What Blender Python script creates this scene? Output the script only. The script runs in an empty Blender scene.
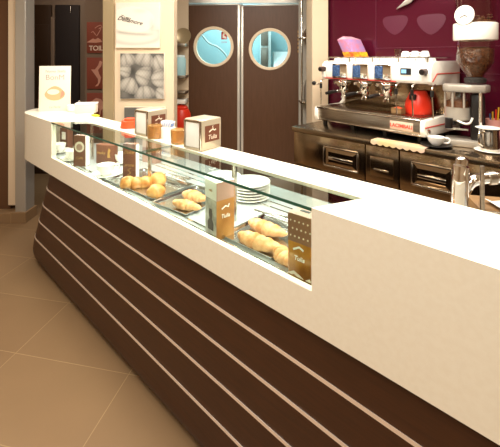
import bpy, bmesh, math, random
from math import sin, cos, pi, radians, atan2, sqrt
from mathutils import Vector, Matrix

# ------------------------------------------------------------------ camera, light, exposure
SC = bpy.context.scene
COL = SC.collection
F, HZ, H = 374.0, 58.0, 1.55          # focal length and horizon (px of the 500x447 photo), eye height (m)

cam_d = bpy.data.cameras.new('camera')
cam_d.sensor_fit = 'HORIZONTAL'
cam_d.sensor_width = 36.0
cam_d.lens = F / 500 * 36.0
cam_d.shift_y = (HZ - 223.5) / 500
cam_d.clip_start = 0.02
cam = bpy.data.objects.new('camera', cam_d)
COL.objects.link(cam)
cam.location = (0, 0, H)
cam.rotation_euler = (radians(90), 0, 0)
SC.camera = cam

world = bpy.data.worlds.new('world')
SC.world = world
world.use_nodes = True
world.node_tree.nodes['Background'].inputs[0].default_value = (1.0, 0.9, 0.78, 1)
world.node_tree.nodes['Background'].inputs[1].default_value = 0.3

SC.view_settings.view_transform = 'Standard'
SC.view_settings.look = 'None'
SC.view_settings.gamma = 1.0
SC.view_settings.use_curve_mapping = False
SC.view_settings.exposure = 0.05


def area(name, loc, size, power, color=(1, .95, .85), rot=(0, 0, 0), sy=None):
    l = bpy.data.lights.new(name, 'AREA')
    l.energy = power
    l.color = color
    l.size = size
    if sy:
        l.shape = 'RECTANGLE'
        l.size_y = sy
    o = bpy.data.objects.new(name, l)
    o.location = loc
    o.rotation_euler = rot
    COL.objects.link(o)
    return o


area('ceiling_lamp_hall', (-1.5, 1.3, 2.85), 0.8, 44)
area('ceiling_lamp_guest', (-0.5, -0.6, 2.85), 0.9, 50)
area('ceiling_lamp_counter', (0.45, 1.0, 2.85), 0.5, 34)
area('ceiling_lamp_counter', (-0.75, 2.1, 2.85), 0.5, 34)
area('ceiling_lamp_bar', (0.75, 2.2, 2.85), 0.5, 38)
area('ceiling_lamp_bar', (1.45, 1.6, 2.85), 0.5, 26)
area('ceiling_lamp_back', (-0.2, 3.2, 2.85), 0.5, 24)
area('kitchen_fill_light', (-.1, 5.45, 2.85), 0.7, 60, (.86, .97, 1.0))  # unseen lamp added to brighten the kitchen behind the round windows
area('ceiling_lamp_corridor', (-2.1, 4.3, 2.85), 0.3, 9)

# ------------------------------------------------------------------ frames of the place
CD = Vector((-.7244, .6894, 0))       # along the bar counter, away from the viewer
CN = Vector((.6894, .7244, 0))        # across the counter, away from the guests
C_ROT = atan2(-.6894, .7244)
BD = Vector((-.6935, .7204, 0)).normalized()    # along the back bar
BN = Vector((.7204, .6935, 0)).normalized()
B_ROT = atan2(-BD.y, -BD.x)
ZT = 1.12                              # counter top
ZF = 0.825                             # display shelf


def pz(px, py, z):                     # point of a level plane seen at a spot of the photo
    Y = F * (H - z) / (py - HZ)
    return Vector(((px - 250) / F * Y, Y, z))


def pY(px, py, Y):                     # point at a distance
    return Vector(((px - 250) / F * Y, Y, H - (py - HZ) / F * Y))


def cp(t, D, z=0.0):
    v = CD * t + CN * D
    return Vector((v.x, v.y, z))


def bp(t, D, z=0.0):
    v = BD * t + BN * D
    return Vector((v.x, v.y, z))


def tb_at(px, D):                      # t along the back bar at an image column, for a given distance line
    u = (px - 250) / F
    Y = D / (BN.x * u + BN.y)
    return Y * (BD.x * u + BD.y)


def td_at(px, D):
    u = (px - 250) / F
    Y = D / (CN.x * u + CN.y)
    return Y * (CD.x * u + CD.y)


# ------------------------------------------------------------------ materials
def lin(h):
    h = h.lstrip('#')
    out = []
    for i in (0, 2, 4):
        c = int(h[i:i + 2], 16) / 255
        out.append(c / 12.92 if c <= .04045 else ((c + .055) / 1.055) ** 2.4)
    return tuple(out) + (1.0,)


def mat(name, color, rough=.5, metal=0.0, noise=None, bump=None, coat=0.0, spec=.5, trans=0.0, ior=1.45, emit=None, aniso=None):
    m = bpy.data.materials.new(name)
    m.use_nodes = True
    nt = m.node_tree
    b = nt.nodes['Principled BSDF']
    c = lin(color) if isinstance(color, str) else color
    b.inputs['Base Color'].default_value = c
    b.inputs['Roughness'].default_value = rough
    b.inputs['Metallic'].default_value = metal
    b.inputs['Specular IOR Level'].default_value = spec
    b.inputs['Coat Weight'].default_value = coat
    b.inputs['Coat Roughness'].default_value = .05
    b.inputs['Transmission Weight'].default_value = trans
    b.inputs['IOR'].default_value = ior
    if emit:
        b.inputs['Emission Color'].default_value = lin(emit[0])
        b.inputs['Emission Strength'].default_value = emit[1]
    if noise:                           # (other colour, scale, stretch xyz, detail)
        c2, sc, st, det = noise
        tc = nt.nodes.new('ShaderNodeTexCoord')
        mp = nt.nodes.new('ShaderNodeMapping')
        mp.inputs['Scale'].default_value = st
        nz = nt.nodes.new('ShaderNodeTexNoise')
        nz.inputs['Scale'].default_value = sc
        nz.inputs['Detail'].default_value = det
        rp = nt.nodes.new('ShaderNodeValToRGB')
        rp.color_ramp.elements[0].position = .35
        rp.color_ramp.elements[1].position = .65
        rp.color_ramp.elements[0].color = c
        rp.color_ramp.elements[1].color = lin(c2)
        nt.links.new(tc.outputs['Object'], mp.inputs['Vector'])
        nt.links.new(mp.outputs['Vector'], nz.inputs['Vector'])
        nt.links.new(nz.outputs['Fac'], rp.inputs['Fac'])
        nt.links.new(rp.outputs['Color'], b.inputs['Base Color'])
    if bump:
        sc, strength, dist = bump
        tc = nt.nodes.new('ShaderNodeTexCoord')
        nz = nt.nodes.new('ShaderNodeTexNoise')
        nz.inputs['Scale'].default_value = sc
        bn = nt.nodes.new('ShaderNodeBump')
        bn.inputs['Strength'].default_value = strength
        bn.inputs['Distance'].default_value = dist
        nt.links.new(tc.outputs['Object'], nz.inputs['Vector'])
        nt.links.new(nz.outputs['Fac'], bn.inputs['Height'])
        nt.links.new(bn.outputs['Normal'], b.inputs['Normal'])
    return m


def glass_mat(name, tint, boost=1.0, rough=0.0):   # clear sheet glass: passes light straight through, mirrors by Fresnel
    m = bpy.data.materials.new(name)
    m.use_nodes = True
    nt = m.node_tree
    for n in list(nt.nodes):
        nt.nodes.remove(n)
    out = nt.nodes.new('ShaderNodeOutputMaterial')
    mix = nt.nodes.new('ShaderNodeMixShader')
    tr = nt.nodes.new('ShaderNodeBsdfTransparent')
    tr.inputs[0].default_value = lin(tint)
    gl = nt.nodes.new('ShaderNodeBsdfGlossy')
    gl.inputs['Roughness'].default_value = rough
    fr = nt.nodes.new('ShaderNodeFresnel')
    fr.inputs[0].default_value = 1.45
    mu = nt.nodes.new('ShaderNodeMath')
    mu.operation = 'MULTIPLY'
    mu.inputs[1].default_value = boost
    geo = nt.nodes.new('ShaderNodeNewGeometry')
    # the same Fresnel on both faces of a thin sheet
    bf = nt.nodes.new('ShaderNodeMath')
    bf.operation = 'SUBTRACT'
    bf.inputs[0].default_value = 1.0
    nt.links.new(geo.outputs['Backfacing'], bf.inputs[1])
    m2 = nt.nodes.new('ShaderNodeMath')
    m2.operation = 'MULTIPLY'
    nt.links.new(fr.outputs[0], mu.inputs[0])
    nt.links.new(mu.outputs[0], m2.inputs[0])
    nt.links.new(bf.outputs[0], m2.inputs[1])
    nt.links.new(m2.outputs[0], mix.inputs[0])
    nt.links.new(tr.outputs[0], mix.inputs[1])
    nt.links.new(gl.outputs[0], mix.inputs[2])
    nt.links.new(mix.outputs[0], out.inputs[0])
    return m


def vcol_mat(name, rough=.5):
    m = bpy.data.materials.new(name)
    m.use_nodes = True
    nt = m.node_tree
    a = nt.nodes.new('ShaderNodeAttribute')
    a.attribute_name = 'Print'
    b = nt.nodes['Principled BSDF']
    b.inputs['Roughness'].default_value = rough
    nt.links.new(a.outputs['Color'], b.inputs['Base Color'])
    return m


def floor_mat():
    m = bpy.data.materials.new('floor_tiles')
    m.use_nodes = True
    nt = m.node_tree
    N, L = nt.nodes, nt.links
    b = N['Principled BSDF']
    tc = N.new('ShaderNodeTexCoord')
    d1 = N.new('ShaderNodeVectorMath'); d1.operation = 'DOT_PRODUCT'; d1.inputs[1].default_value = (-.9795, .2017, 0)
    d2 = N.new('ShaderNodeVectorMath'); d2.operation = 'DOT_PRODUCT'; d2.inputs[1].default_value = (.2017, .9795, 0)
    s1 = N.new('ShaderNodeMath'); s1.operation = 'ADD'; s1.inputs[1].default_value = 6.5 - .952
    s2 = N.new('ShaderNodeMath'); s2.operation = 'ADD'; s2.inputs[1].default_value = 6.56 - 1.676
    cb = N.new('ShaderNodeCombineXYZ')
    L.new(tc.outputs['Object'], d1.inputs[0]); L.new(tc.outputs['Object'], d2.inputs[0])
    L.new(d1.outputs['Value'], s1.inputs[0]); L.new(d2.outputs['Value'], s2.inputs[0])
    L.new(s1.outputs[0], cb.inputs[0]); L.new(s2.outputs[0], cb.inputs[1])
    br = N.new('ShaderNodeTexBrick')
    br.offset = 0.0
    br.inputs['Scale'].default_value = 1.0
    br.inputs['Brick Width'].default_value = .65
    br.inputs['Row Height'].default_value = .41
    br.inputs['Mortar Size'].default_value = .0022
    br.inputs['Mortar Smooth'].default_value = .2
    br.inputs['Color1'].default_value = lin('#84684a')
    br.inputs['Color2'].default_value = lin('#886c4d')
    br.inputs['Mortar'].default_value = lin('#a08460')
    L.new(cb.outputs[0], br.inputs['Vector'])
    nz = N.new('ShaderNodeTexNoise'); nz.inputs['Scale'].default_value = 2.2; nz.inputs['Detail'].default_value = 4
    L.new(tc.outputs['Object'], nz.inputs['Vector'])
    mr = N.new('ShaderNodeMapRange'); mr.inputs[3].default_value = .86; mr.inputs[4].default_value = 1.12
    L.new(nz.outputs['Fac'], mr.inputs[0])
    mx = N.new('ShaderNodeVectorMath'); mx.operation = 'SCALE'
    L.new(br.outputs['Color'], mx.inputs[0]); L.new(mr.outputs[0], mx.inputs['Scale'])
    L.new(mx.outputs[0], b.inputs['Base Color'])
    b.inputs['Roughness'].default_value = .42
    return m


M = {}
M['floor'] = floor_mat()
M['corian'] = mat('white_corian', '#f1ead8', .35, noise=('#eee6d3', 60, (1, 1, 1), 2))
M['wood'] = mat('wenge_wood', '#432410', .45, noise=('#3a1f0d', 9, (1, 1, 14), 6))
M['steel'] = mat('polished_steel', '#c9c0b4', .14, 1.0)
M['brushed'] = mat('brushed_steel', '#b5aa9a', .3, 1.0, noise=('#a2978a', 8, (1, 1, 30), 3))
M['mirror'] = mat('mirror_steel', '#d8cdbd', .05, 1.0, bump=(2.2, .25, .03))
M['darkmirror'] = mat('bronze_mirror_steel', '#97836a', .17, 1.0, bump=(3.0, .3, .02))
M['palesteel'] = mat('pale_steel', '#d9d2c6', .25, .35, bump=(2.2, .25, .03))
M['bartop'] = mat('dark_steel_top', '#a39077', .26, 1.0, noise=('#94826a', 8, (1, 1, 30), 3))
M['cardpaper'] = mat('card_paper', '#e8d8c4', .7)
M['knobbrown'] = mat('brown_knob', '#3a2018', .3)
M['mauvebrown'] = mat('mauve_brown_print', '#8a6048', .45)
M['chrome'] = mat('chrome', '#e6e1da', .06, 1.0)
M['strip'] = mat('inlay_metal', '#fff1e4', .28, .6)
M['glass'] = glass_mat('sheet_glass', '#f4fbf6', 1.0)
M['topglass'] = glass_mat('counter_glass', '#ecf6f0', 1.5)
M['edge'] = mat('green_glass_edge', '#2c5646', .1, 0, spec=.6)
M['clear'] = glass_mat('clear_plastic', '#f0e9e0', 2.4)
M['cream'] = mat('cream_wall', '#d6c0a3', .6)
M['taupe'] = mat('taupe_wall', '#7a6350', .7)
M['jamb'] = mat('beige_metal', '#a89472', .32, .35)
M['greymetal'] = mat('grey_metal', '#b0aba2', .3, .5)
M['brownwall'] = mat('brown_panel', '#5a3b24', .5)
M['door'] = mat('brown_door_laminate', '#5b3d29', .42, noise=('#553824', 5, (8, 8, 1), 3))
M['darkdoor'] = mat('dark_wood_door', '#36210f', .5)
M['ceiling'] = mat('ceiling_paint', '#efe6d8', .8)
M['maroon'] = mat('maroon_glass_panel', '#480e20', .12, 0, spec=.5)
M['maroonlight'] = mat('etched_maroon', '#551b30', .35)
M['maroonline'] = mat('maroon_line', '#5c2034', .3)  # lighter maroon of the thin lines on the wall
M['black'] = mat('black_plastic', '#1a1512', .35)
M['darkgrey'] = mat('dark_rubber', '#2b2622', .6)
M['white'] = mat('white_enamel', '#f4eee2', .2, coat=.3)
M['porcelain'] = mat('porcelain', '#f6f2ea', .12)
M['paper'] = mat('white_paper', '#f4efe6', .7)
M['red'] = mat('red_plastic', '#d8321a', .35)
M['orange'] = mat('orange_red_plastic', '#e8502a', .35)
M['redtrim'] = mat('red_trim', '#c0301f', .3)
M['badge'] = mat('badge_red', '#e04a38', .4)
M['badgeback'] = mat('badge_silver', '#e8c8b0', .35, .2)
M['blue'] = mat('blue_touch_pad', '#1d3050', .15, 0, noise=('#4d6a96', 90, (1, 1, 1), 2))
M['screen'] = mat('display_black', '#20242a', .15)
M['lcd'] = mat('lcd_blue', '#7db3d8', .2, emit=('#8fc4e6', .5))
M['brownbox'] = mat('brown_card', '#6b3d29', .55)
M['cardgold'] = mat('gold_print', '#b58a4a', .4)
M['cardcream'] = mat('cream_print', '#ead9c2', .6)
M['amber'] = mat('amber_plastic', '#f2c684', .15, 0, trans=.75, noise=('#eaba70', 14, (1, 1, 6), 3))
M['ambercard'] = mat('amber_print', '#b87f3c', .35, noise=('#8d5a28', 9, (1, 1, 1), 3))
M['greyprint'] = mat('grey_print', '#8f877c', .5, noise=('#c3bbae', 22, (1, 1, 1), 3))
M['mauve'] = mat('mauve_print', '#a98473', .45)
M['honey'] = mat('honey_print', '#bd8030', .2, noise=('#875018', 16, (1, 1, .5), 3), coat=.5)
M['croissant'] = mat('baked_pastry', '#bd7a40', .5, noise=('#dfab78', 26, (1, 1, 1), 4), bump=(60, .35, .006))
M['brioche'] = mat('glazed_brioche', '#b56c2c', .35, noise=('#dca260', 20, (1, 1, 1), 4), bump=(50, .3, .006))
M['tray'] = mat('steel_tray', '#cfd0cd', .22, 1.0)
M['shelf'] = mat('white_shelf', '#dfe3e2', .3)
M['shelfsteel'] = mat('display_steel', '#ccd0d0', .25, .5)
M['teal'] = glass_mat('teal_window_glass', '#e8f4f4', 1.3)
M['tealwall'] = mat('kitchen_wall', '#a9d2d8', .5)
M['kitchenwhite'] = mat('kitchen_white', '#e0f0f0', .5)
M['portframe'] = mat('cream_port_frame', '#ecd6b8', .4)
M['sign'] = mat('rust_sign', '#84402f', .5)
M['signart'] = mat('sign_art', '#c98f78', .6)
M['signtext'] = mat('sign_text', '#ead2bc', .6)
M['coffee'] = mat('coffee_beans', '#3b2113', .45, noise=('#6a4026', 70, (1, 1, 1), 2), bump=(80, .8, .01))
M['ground'] = mat('ground_coffee', '#5e3516', .7)
M['grey'] = mat('grinder_grey', '#b8afa2', .3, .45)
M['pinkbox'] = mat('pink_card', '#cf7f98', .5, noise=('#a88cc4', 20, (1, 1, 1), 3))
M['pinktop'] = mat('pale_pink_card', '#dc9fb0', .5)
M['yellow'] = mat('yellow_print', '#f0c22a', .5, noise=('#e0622a', 22, (1, 1, 1), 2))
M['cloth'] = mat('pale_yellow_cloth', '#c4ab78', .8, noise=('#c9a690', 9, (1, 1, 1), 2))
M['peach'] = mat('peach_print', '#dca67a', .6)
M['peachred'] = mat('peach_red_print', '#dc8a70', .6)
M['greytext'] = mat('grey_text', '#a39a90', .6)
M['darktext'] = mat('dark_text', '#4b4038', .6)
M['woodbox'] = mat('light_wood', '#8a6a45', .5, noise=('#74552f', 8, (1, 1, 8), 3))
M['print'] = vcol_mat('photo_print')
M['lime'] = mat('lime_card', '#d6d832', .5)
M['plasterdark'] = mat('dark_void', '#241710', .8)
M['markerblue'] = mat('blue_plastic', '#30507e', .4)
M['markeryellow'] = mat('yellow_plastic', '#e0b428', .4)
M['pinkplastic'] = mat('pink_plastic', '#e6a59a', .4)
M['sugarblue'] = mat('blue_print', '#7690c0', .5)


# ------------------------------------------------------------------ mesh helpers
class MB:
    def __init__(s):
        s.bm = bmesh.new()

    def _add(s, tmp, mtx=None):
        if mtx is not None:
            bmesh.ops.transform(tmp, matrix=mtx, verts=tmp.verts)
        me = bpy.data.meshes.new('tmp')
        tmp.to_mesh(me)
        tmp.free()
        s.bm.from_mesh(me)
        bpy.data.meshes.remove(me)
        return s

    def box(s, c, size, bev=0.0, rz=0.0, seg=2, mtx=None):
        t = bmesh.new()
        bmesh.ops.create_cube(t, size=1.0)
        bmesh.ops.scale(t, vec=Vector(size), verts=t.verts)
        if bev > 0:
            bmesh.ops.bevel(t, geom=list(t.edges), offset=bev, segments=seg, affect='EDGES', profile=.5)
        m = Matrix.Translation(Vector(c)) @ Matrix.Rotation(rz, 4, 'Z')
        if mtx is not None:
            m = m @ mtx
        return s._add(t, m)

    def prism(s, poly, z0, z1, mtx=None, bev=0.0):       # poly in xy, counter-clockwise or not
        t = bmesh.new()
        vs0 = [t.verts.new((p[0], p[1], z0)) for p in poly]
        vs1 = [t.verts.new((p[0], p[1], z1)) for p in poly]
        t.faces.new(vs0[::-1])
        t.faces.new(vs1)
        n = len(poly)
        for i in range(n):
            t.faces.new((vs0[i], vs0[(i + 1) % n], vs1[(i + 1) % n], vs1[i]))
        bmesh.ops.recalc_face_normals(t, faces=t.faces)
        if bev > 0:
            bmesh.ops.bevel(t, geom=list(t.edges), offset=bev, segments=2, affect='EDGES', profile=.5)
        return s._add(t, mtx)

    def extx(s, poly, x0, x1, bev=0.0):                    # poly in yz, swept along x
        m = Matrix(((0, 0, 1, 0), (1, 0, 0, 0), (0, 1, 0, 0), (0, 0, 0, 1)))
        return s.prism(poly, x0, x1, m, bev)

    def lathe(s, prof, c=(0, 0, 0), seg=32, mtx=None, closed=False):
        t = bmesh.new()
        rings = []
        for r, z in prof:
            if r < 1e-5:
                rings.append([t.verts.new((0, 0, z))])
            else:
                rings.append([t.verts.new((r * cos(2 * pi * k / seg), r * sin(2 * pi * k / seg), z)) for k in range(seg)])
        pairs = list(zip(rings, rings[1:]))
        if closed:
            pairs.append((rings[-1], rings[0]))
        for a, b in pairs:
            for k in range(seg):
                k2 = (k + 1) % seg
                if len(a) == 1 and len(b) == 1:
                    continue
                if len(a) == 1:
                    t.faces.new((a[0], b[k], b[k2]))
                elif len(b) == 1:
                    t.faces.new((a[k], a[k2], b[0]))
                else:
                    t.faces.new((a[k], a[k2], b[k2], b[k]))
        bmesh.ops.recalc_face_normals(t, faces=t.faces)
        m = Matrix.Translation(Vector(c))
        if mtx is not None:
            m = m @ mtx
        return s._add(t, m)

    def cyl(s, a, b, r, r2=None, seg=20):
        a, b = Vector(a), Vector(b)
        d = b - a
        q = Vector((0, 0, 1)).rotation_difference(d.normalized()).to_matrix().to_4x4()
        L = d.length
        r2 = r if r2 is None else r2
        e = min(.002, r * .2, L * .2)
        return s.lathe([(0, 0), (r - e, 0), (r, e), (r2, L - e), (r2 - e, L), (0, L)], a, seg, q)

    def tube(s, pts, r, seg=10, smooth=2):
        pts = [Vector(p) for p in pts]
        if smooth and len(pts) > 2:                        # Catmull-Rom
            out = []
            for i in range(len(pts) - 1):
                p0 = pts[max(i - 1, 0)]; p1 = pts[i]; p2 = pts[i + 1]; p3 = pts[min(i + 2, len(pts) - 1)]
                n = 2 + smooth * 2
                for k in range(n):
                    u = k / n
                    out.append(.5 * ((2 * p1) + (p2 - p0) * u + (2 * p0 - 5 * p1 + 4 * p2 - p3) * u * u + (3 * p1 - p0 - 3 * p2 + p3) * u ** 3))
            out.append(pts[-1])
            pts = out
        t = bmesh.new()
        rings = []
        up = Vector((0, 0, 1))
        n = len(pts)
        for i, p in enumerate(pts):
            d = (pts[min(i + 1, n - 1)] - pts[max(i - 1, 0)]).normalized()
            if abs(d.dot(up)) > .95:
                up = Vector((1, 0, 0)) if abs(d.x) < .9 else Vector((0, 1, 0))
            x = d.cross(up).normalized()
            y = x.cross(d).normalized()
            up = y
            rr = r[min(int(i * len(r) / n), len(r) - 1)] if isinstance(r, (list, tuple)) else r
            rings.append([t.verts.new(p + (x * cos(2 * pi * k / seg) + y * sin(2 * pi * k / seg)) * rr) for k in range(seg)])
        for a, b in zip(rings, rings[1:]):
            for k in range(seg):
                k2 = (k + 1) % seg
                t.faces.new((a[k], a[k2], b[k2], b[k]))
        t.faces.new(rings[0][::-1])
        t.faces.new(rings[-1])
        bmesh.ops.recalc_face_normals(t, faces=t.faces)
        return s._add(t)

    def ball(s, c, rad, seg=24, mtx=None):
        t = bmesh.new()
        bmesh.ops.create_uvsphere(t, u_segments=seg, v_segments=seg // 2, radius=1.0)
        bmesh.ops.scale(t, vec=Vector(rad), verts=t.verts)
        m = Matrix.Translation(Vector(c))
        if mtx is not None:
            m = m @ mtx
        return s._add(t, m)

    def grid(s, rings, closed_u=False, caps=False):        # list of rows of points
        t = bmesh.new()
        R = [[t.verts.new(p) for p in row] for row in rings]
        for a, b in zip(R, R[1:]):
            n = len(a)
            for k in range(n if closed_u else n - 1):
                k2 = (k + 1) % n
                t.faces.new((a[k], a[k2], b[k2], b[k]))
        if caps:
            t.faces.new(R[0][::-1])
            t.faces.new(R[-1])
        bmesh.ops.recalc_face_normals(t, faces=t.faces)
        return s._add(t)

    def xf(s, m):
        bmesh.ops.transform(s.bm, matrix=m, verts=s.bm.verts)
        return s


def obj(name, mb, material, parent=None, smooth=True, angle=35):
    me = bpy.data.meshes.new(name)
    mb.bm.to_mesh(me)
    mb.bm.free()
    me.materials.append(M[material] if isinstance(material, str) else material)
    if smooth:
        for p in me.polygons:
            p.use_smooth = True
        try:
            me.set_sharp_from_angle(angle=radians(angle))
        except Exception:
            pass
    o = bpy.data.objects.new(name, me)
    COL.objects.link(o)
    if parent is not None:
        o.parent = parent
    return o


def tag(o, label, cat, group=None, kind=None):
    o['label'] = label
    o['category'] = cat
    if group:
        o['group'] = group
    if kind:
        o['kind'] = kind
    return o


def thing(name, label, cat, loc=(0, 0, 0), rz=0.0, group=None):
    o = bpy.data.objects.new(name, None)
    o.empty_display_size = .05
    COL.objects.link(o)
    o.location = loc
    o.rotation_euler = (0, 0, rz)
    return tag(o, label, cat, group)


def inv(root):                                             # world -> root's own frame
    return (Matrix.Translation(root.location) @ root.rotation_euler.to_matrix().to_4x4()).inverted()


def wobj(name, mb, material, root, **k):                   # geometry given in world coordinates
    mb.xf(inv(root))
    return obj(name, mb, material, root, **k)


def struct(name, mb, material, smooth=False):
    o = obj(name, mb, material, None, smooth=smooth)
    o['kind'] = 'structure'
    return o


def dup(root, loc, rz=0.0, label=None, group=None):
    r = root.copy()
    COL.objects.link(r)
    r.location = loc
    r.rotation_euler = (0, 0, rz)
    if label:
        r['label'] = label
    if group:
        r['group'] = group
    for ch in list(root.children):
        c = ch.copy()
        COL.objects.link(c)
        c.parent = r
        for g in list(ch.children):
            d = g.copy()
            COL.objects.link(d)
            d.parent = c
    return r


def text(name, s, size, material, parent, mtx, ext=.0006, shear=0.0, spacing=1.0, bold=0.0):
    cu = bpy.data.curves.new('t', 'FONT')
    cu.body = s
    cu.size = size
    cu.extrude = ext
    cu.shear = shear
    cu.offset = bold
    cu.space_character = spacing
    cu.align_x = 'CENTER'
    cu.align_y = 'CENTER'
    o = bpy.data.objects.new('t', cu)
    COL.objects.link(o)
    bpy.context.view_layer.update()
    me = bpy.data.meshes.new_from_object(o.evaluated_get(bpy.context.evaluated_depsgraph_get()))
    bpy.data.objects.remove(o)
    me.transform(mtx)
    me.name = name
    me.materials.clear()
    me.materials.append(M[material])
    r = bpy.data.objects.new(name, me)
    COL.objects.link(r)
    r.parent = parent
    return r


def face_mtx(origin, right, up):                           # frame of a printed face: x right, y up, z out
    right, up = Vector(right).normalized(), Vector(up).normalized()
    out = right.cross(up)
    m = Matrix((right, up, out)).transposed().to_4x4()
    return Matrix.Translation(Vector(origin)) @ m


def shape(pts):                                            # small flat printed outline with a hair of thickness
    return MB().prism(pts, 0, .0008)


# ------------------------------------------------------------------ the room
struct('floor', MB().box((0, 2, -.05), (10, 12, .1)), 'floor')
struct('ceiling', MB().box((0, 2, 3.05), (10, 12, .1)), 'ceiling')
struct('wall_front', MB().box((0, -3.05, 1.5), (8, .1, 3)), 'cream')
struct('wall_left', MB().box((-4.0, 1.5, 1.5), (.1, 9, 3)), 'cream')
struct('wall_right', MB().box((4.0, 1.5, 1.5), (.1, 9, 3)), 'cream')

YP = 3.53                                                  # plane of the doorway and the picture wall
XJ = lambda px, Y=YP: (px - 250) / F * Y
# far wall of the corridor, the picture wall, the kitchen front
YK = 4.95
struct('wall_corridor', MB().box((-2.75, YK + .15, 1.5), (2.4, .1, 3)), 'taupe')
# picture wall: a narrow free-standing slab between doorway and kitchen front
w = MB()
xa, xb = XJ(114.5), XJ(174)
w.box(((xa + xb) / 2, YP + .08, 1.5), (xb - xa, .16, 3), .004)
struct('wall_picture', w, 'cream')
# doorway jambs
w = MB()
w.box(((XJ(103.8) + XJ(114.6)) / 2, YP + .05, 1.5), (XJ(114.6) - XJ(103.8) - .001, .16, 3), .004)
struct('trim_1', w, 'jamb')
w = MB()
w.box((XJ(15) / 2 + XJ(25.5) / 2, YP + .075, 1.5), (XJ(25.5) - XJ(15), .15, 3), .006)
struct('trim_2', w, 'greymetal')
w = MB()
w.box((XJ(15) / 2 + XJ(25.5) / 2 - .01, YP + .07, .05), (XJ(25.5) - XJ(15) + .05, .19, .1), .004)
w.box((XJ(15) / 2 + XJ(0) / 2 - .1, YP + .055, .045), (.3, .16, .09), .004)
struct('baseboard_left', w, 'floor')
w = MB()
w.box(((XJ(4.5) + XJ(15)) / 2, YP + .1, 1.57), (XJ(15) - XJ(4.5) - .002, .1, 2.86), .003)
struct('trim_3', w, 'cream')
w = MB()
w.box((XJ(4.5) - .45, YP + .14, 1.5), (.898, .1, 3), .003)
struct('trim_4', w, 'brownwall')
# corridor partition that closes the view behind the jamb
w = MB()
w.box((XJ(115) - .02, (YP + .14 + YK) / 2 + .1, 1.5), (.08, YK - YP - .26, 3))
struct('wall_partition', w, 'taupe')
w = MB()
w.box((XJ(15) - .9, (YP + .16 + YK) / 2 + .05, 1.5), (.08, YK - YP - .2, 3))
struct('wall_passage', w, 'taupe')

# corridor door: dark wood, two leaves in a taupe frame
YD = YK + .08
dx = lambda px: (px - 250) / F * YD
zt = H + (HZ - 5) / F * YD
d3 = thing('door_3', '', '', (dx(57), YD, 0))
for k in ('label', 'category'):
    del d3[k]
d3['kind'] = 'structure'
wobj('door_leaf', MB().box(((dx(34) + dx(52)) / 2, YD, zt / 2), (dx(52) - dx(34) - .01, .05, zt), .004), 'darkdoor', d3)
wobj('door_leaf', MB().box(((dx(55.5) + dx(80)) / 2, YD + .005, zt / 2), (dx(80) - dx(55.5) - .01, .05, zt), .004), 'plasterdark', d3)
wobj('mullion', MB().box((dx(53.7), YD - .01, zt / 2 - .08), (.045, .05, zt - .16), .005), 'taupe', d3)
b = MB()
for z0, z1 in ((.25, 1.0), (1.15, 2.0)):
    b.box(((dx(36) + dx(50)) / 2, YD - .028, (z0 + z1) / 2), (dx(50) - dx(36), .012, z1 - z0), .005)
wobj('raised_panel', b, 'darkdoor', d3)
wobj('hinge', MB().cyl((dx(72), YD - .04, 2.16), (dx(72), YD - .04, 2.24), .008), 'steel', d3)

# kitchen front: header, back wall, post pieces
w = MB()
w.box(((dx(176) + dx(330)) / 2, YK + .02, (2.27 + 3) / 2), (dx(330) - dx(176), .14, .73))
struct('trim_5', w, 'greymetal')
w = MB()
xl, xr = dx(160), dx(360)
w.box(((xl + xr) / 2, YK + 1.25, 1.5), (xr - xl + 1.2, .1, 3))
struct('wall_kitchen', w, 'tealwall')


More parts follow.
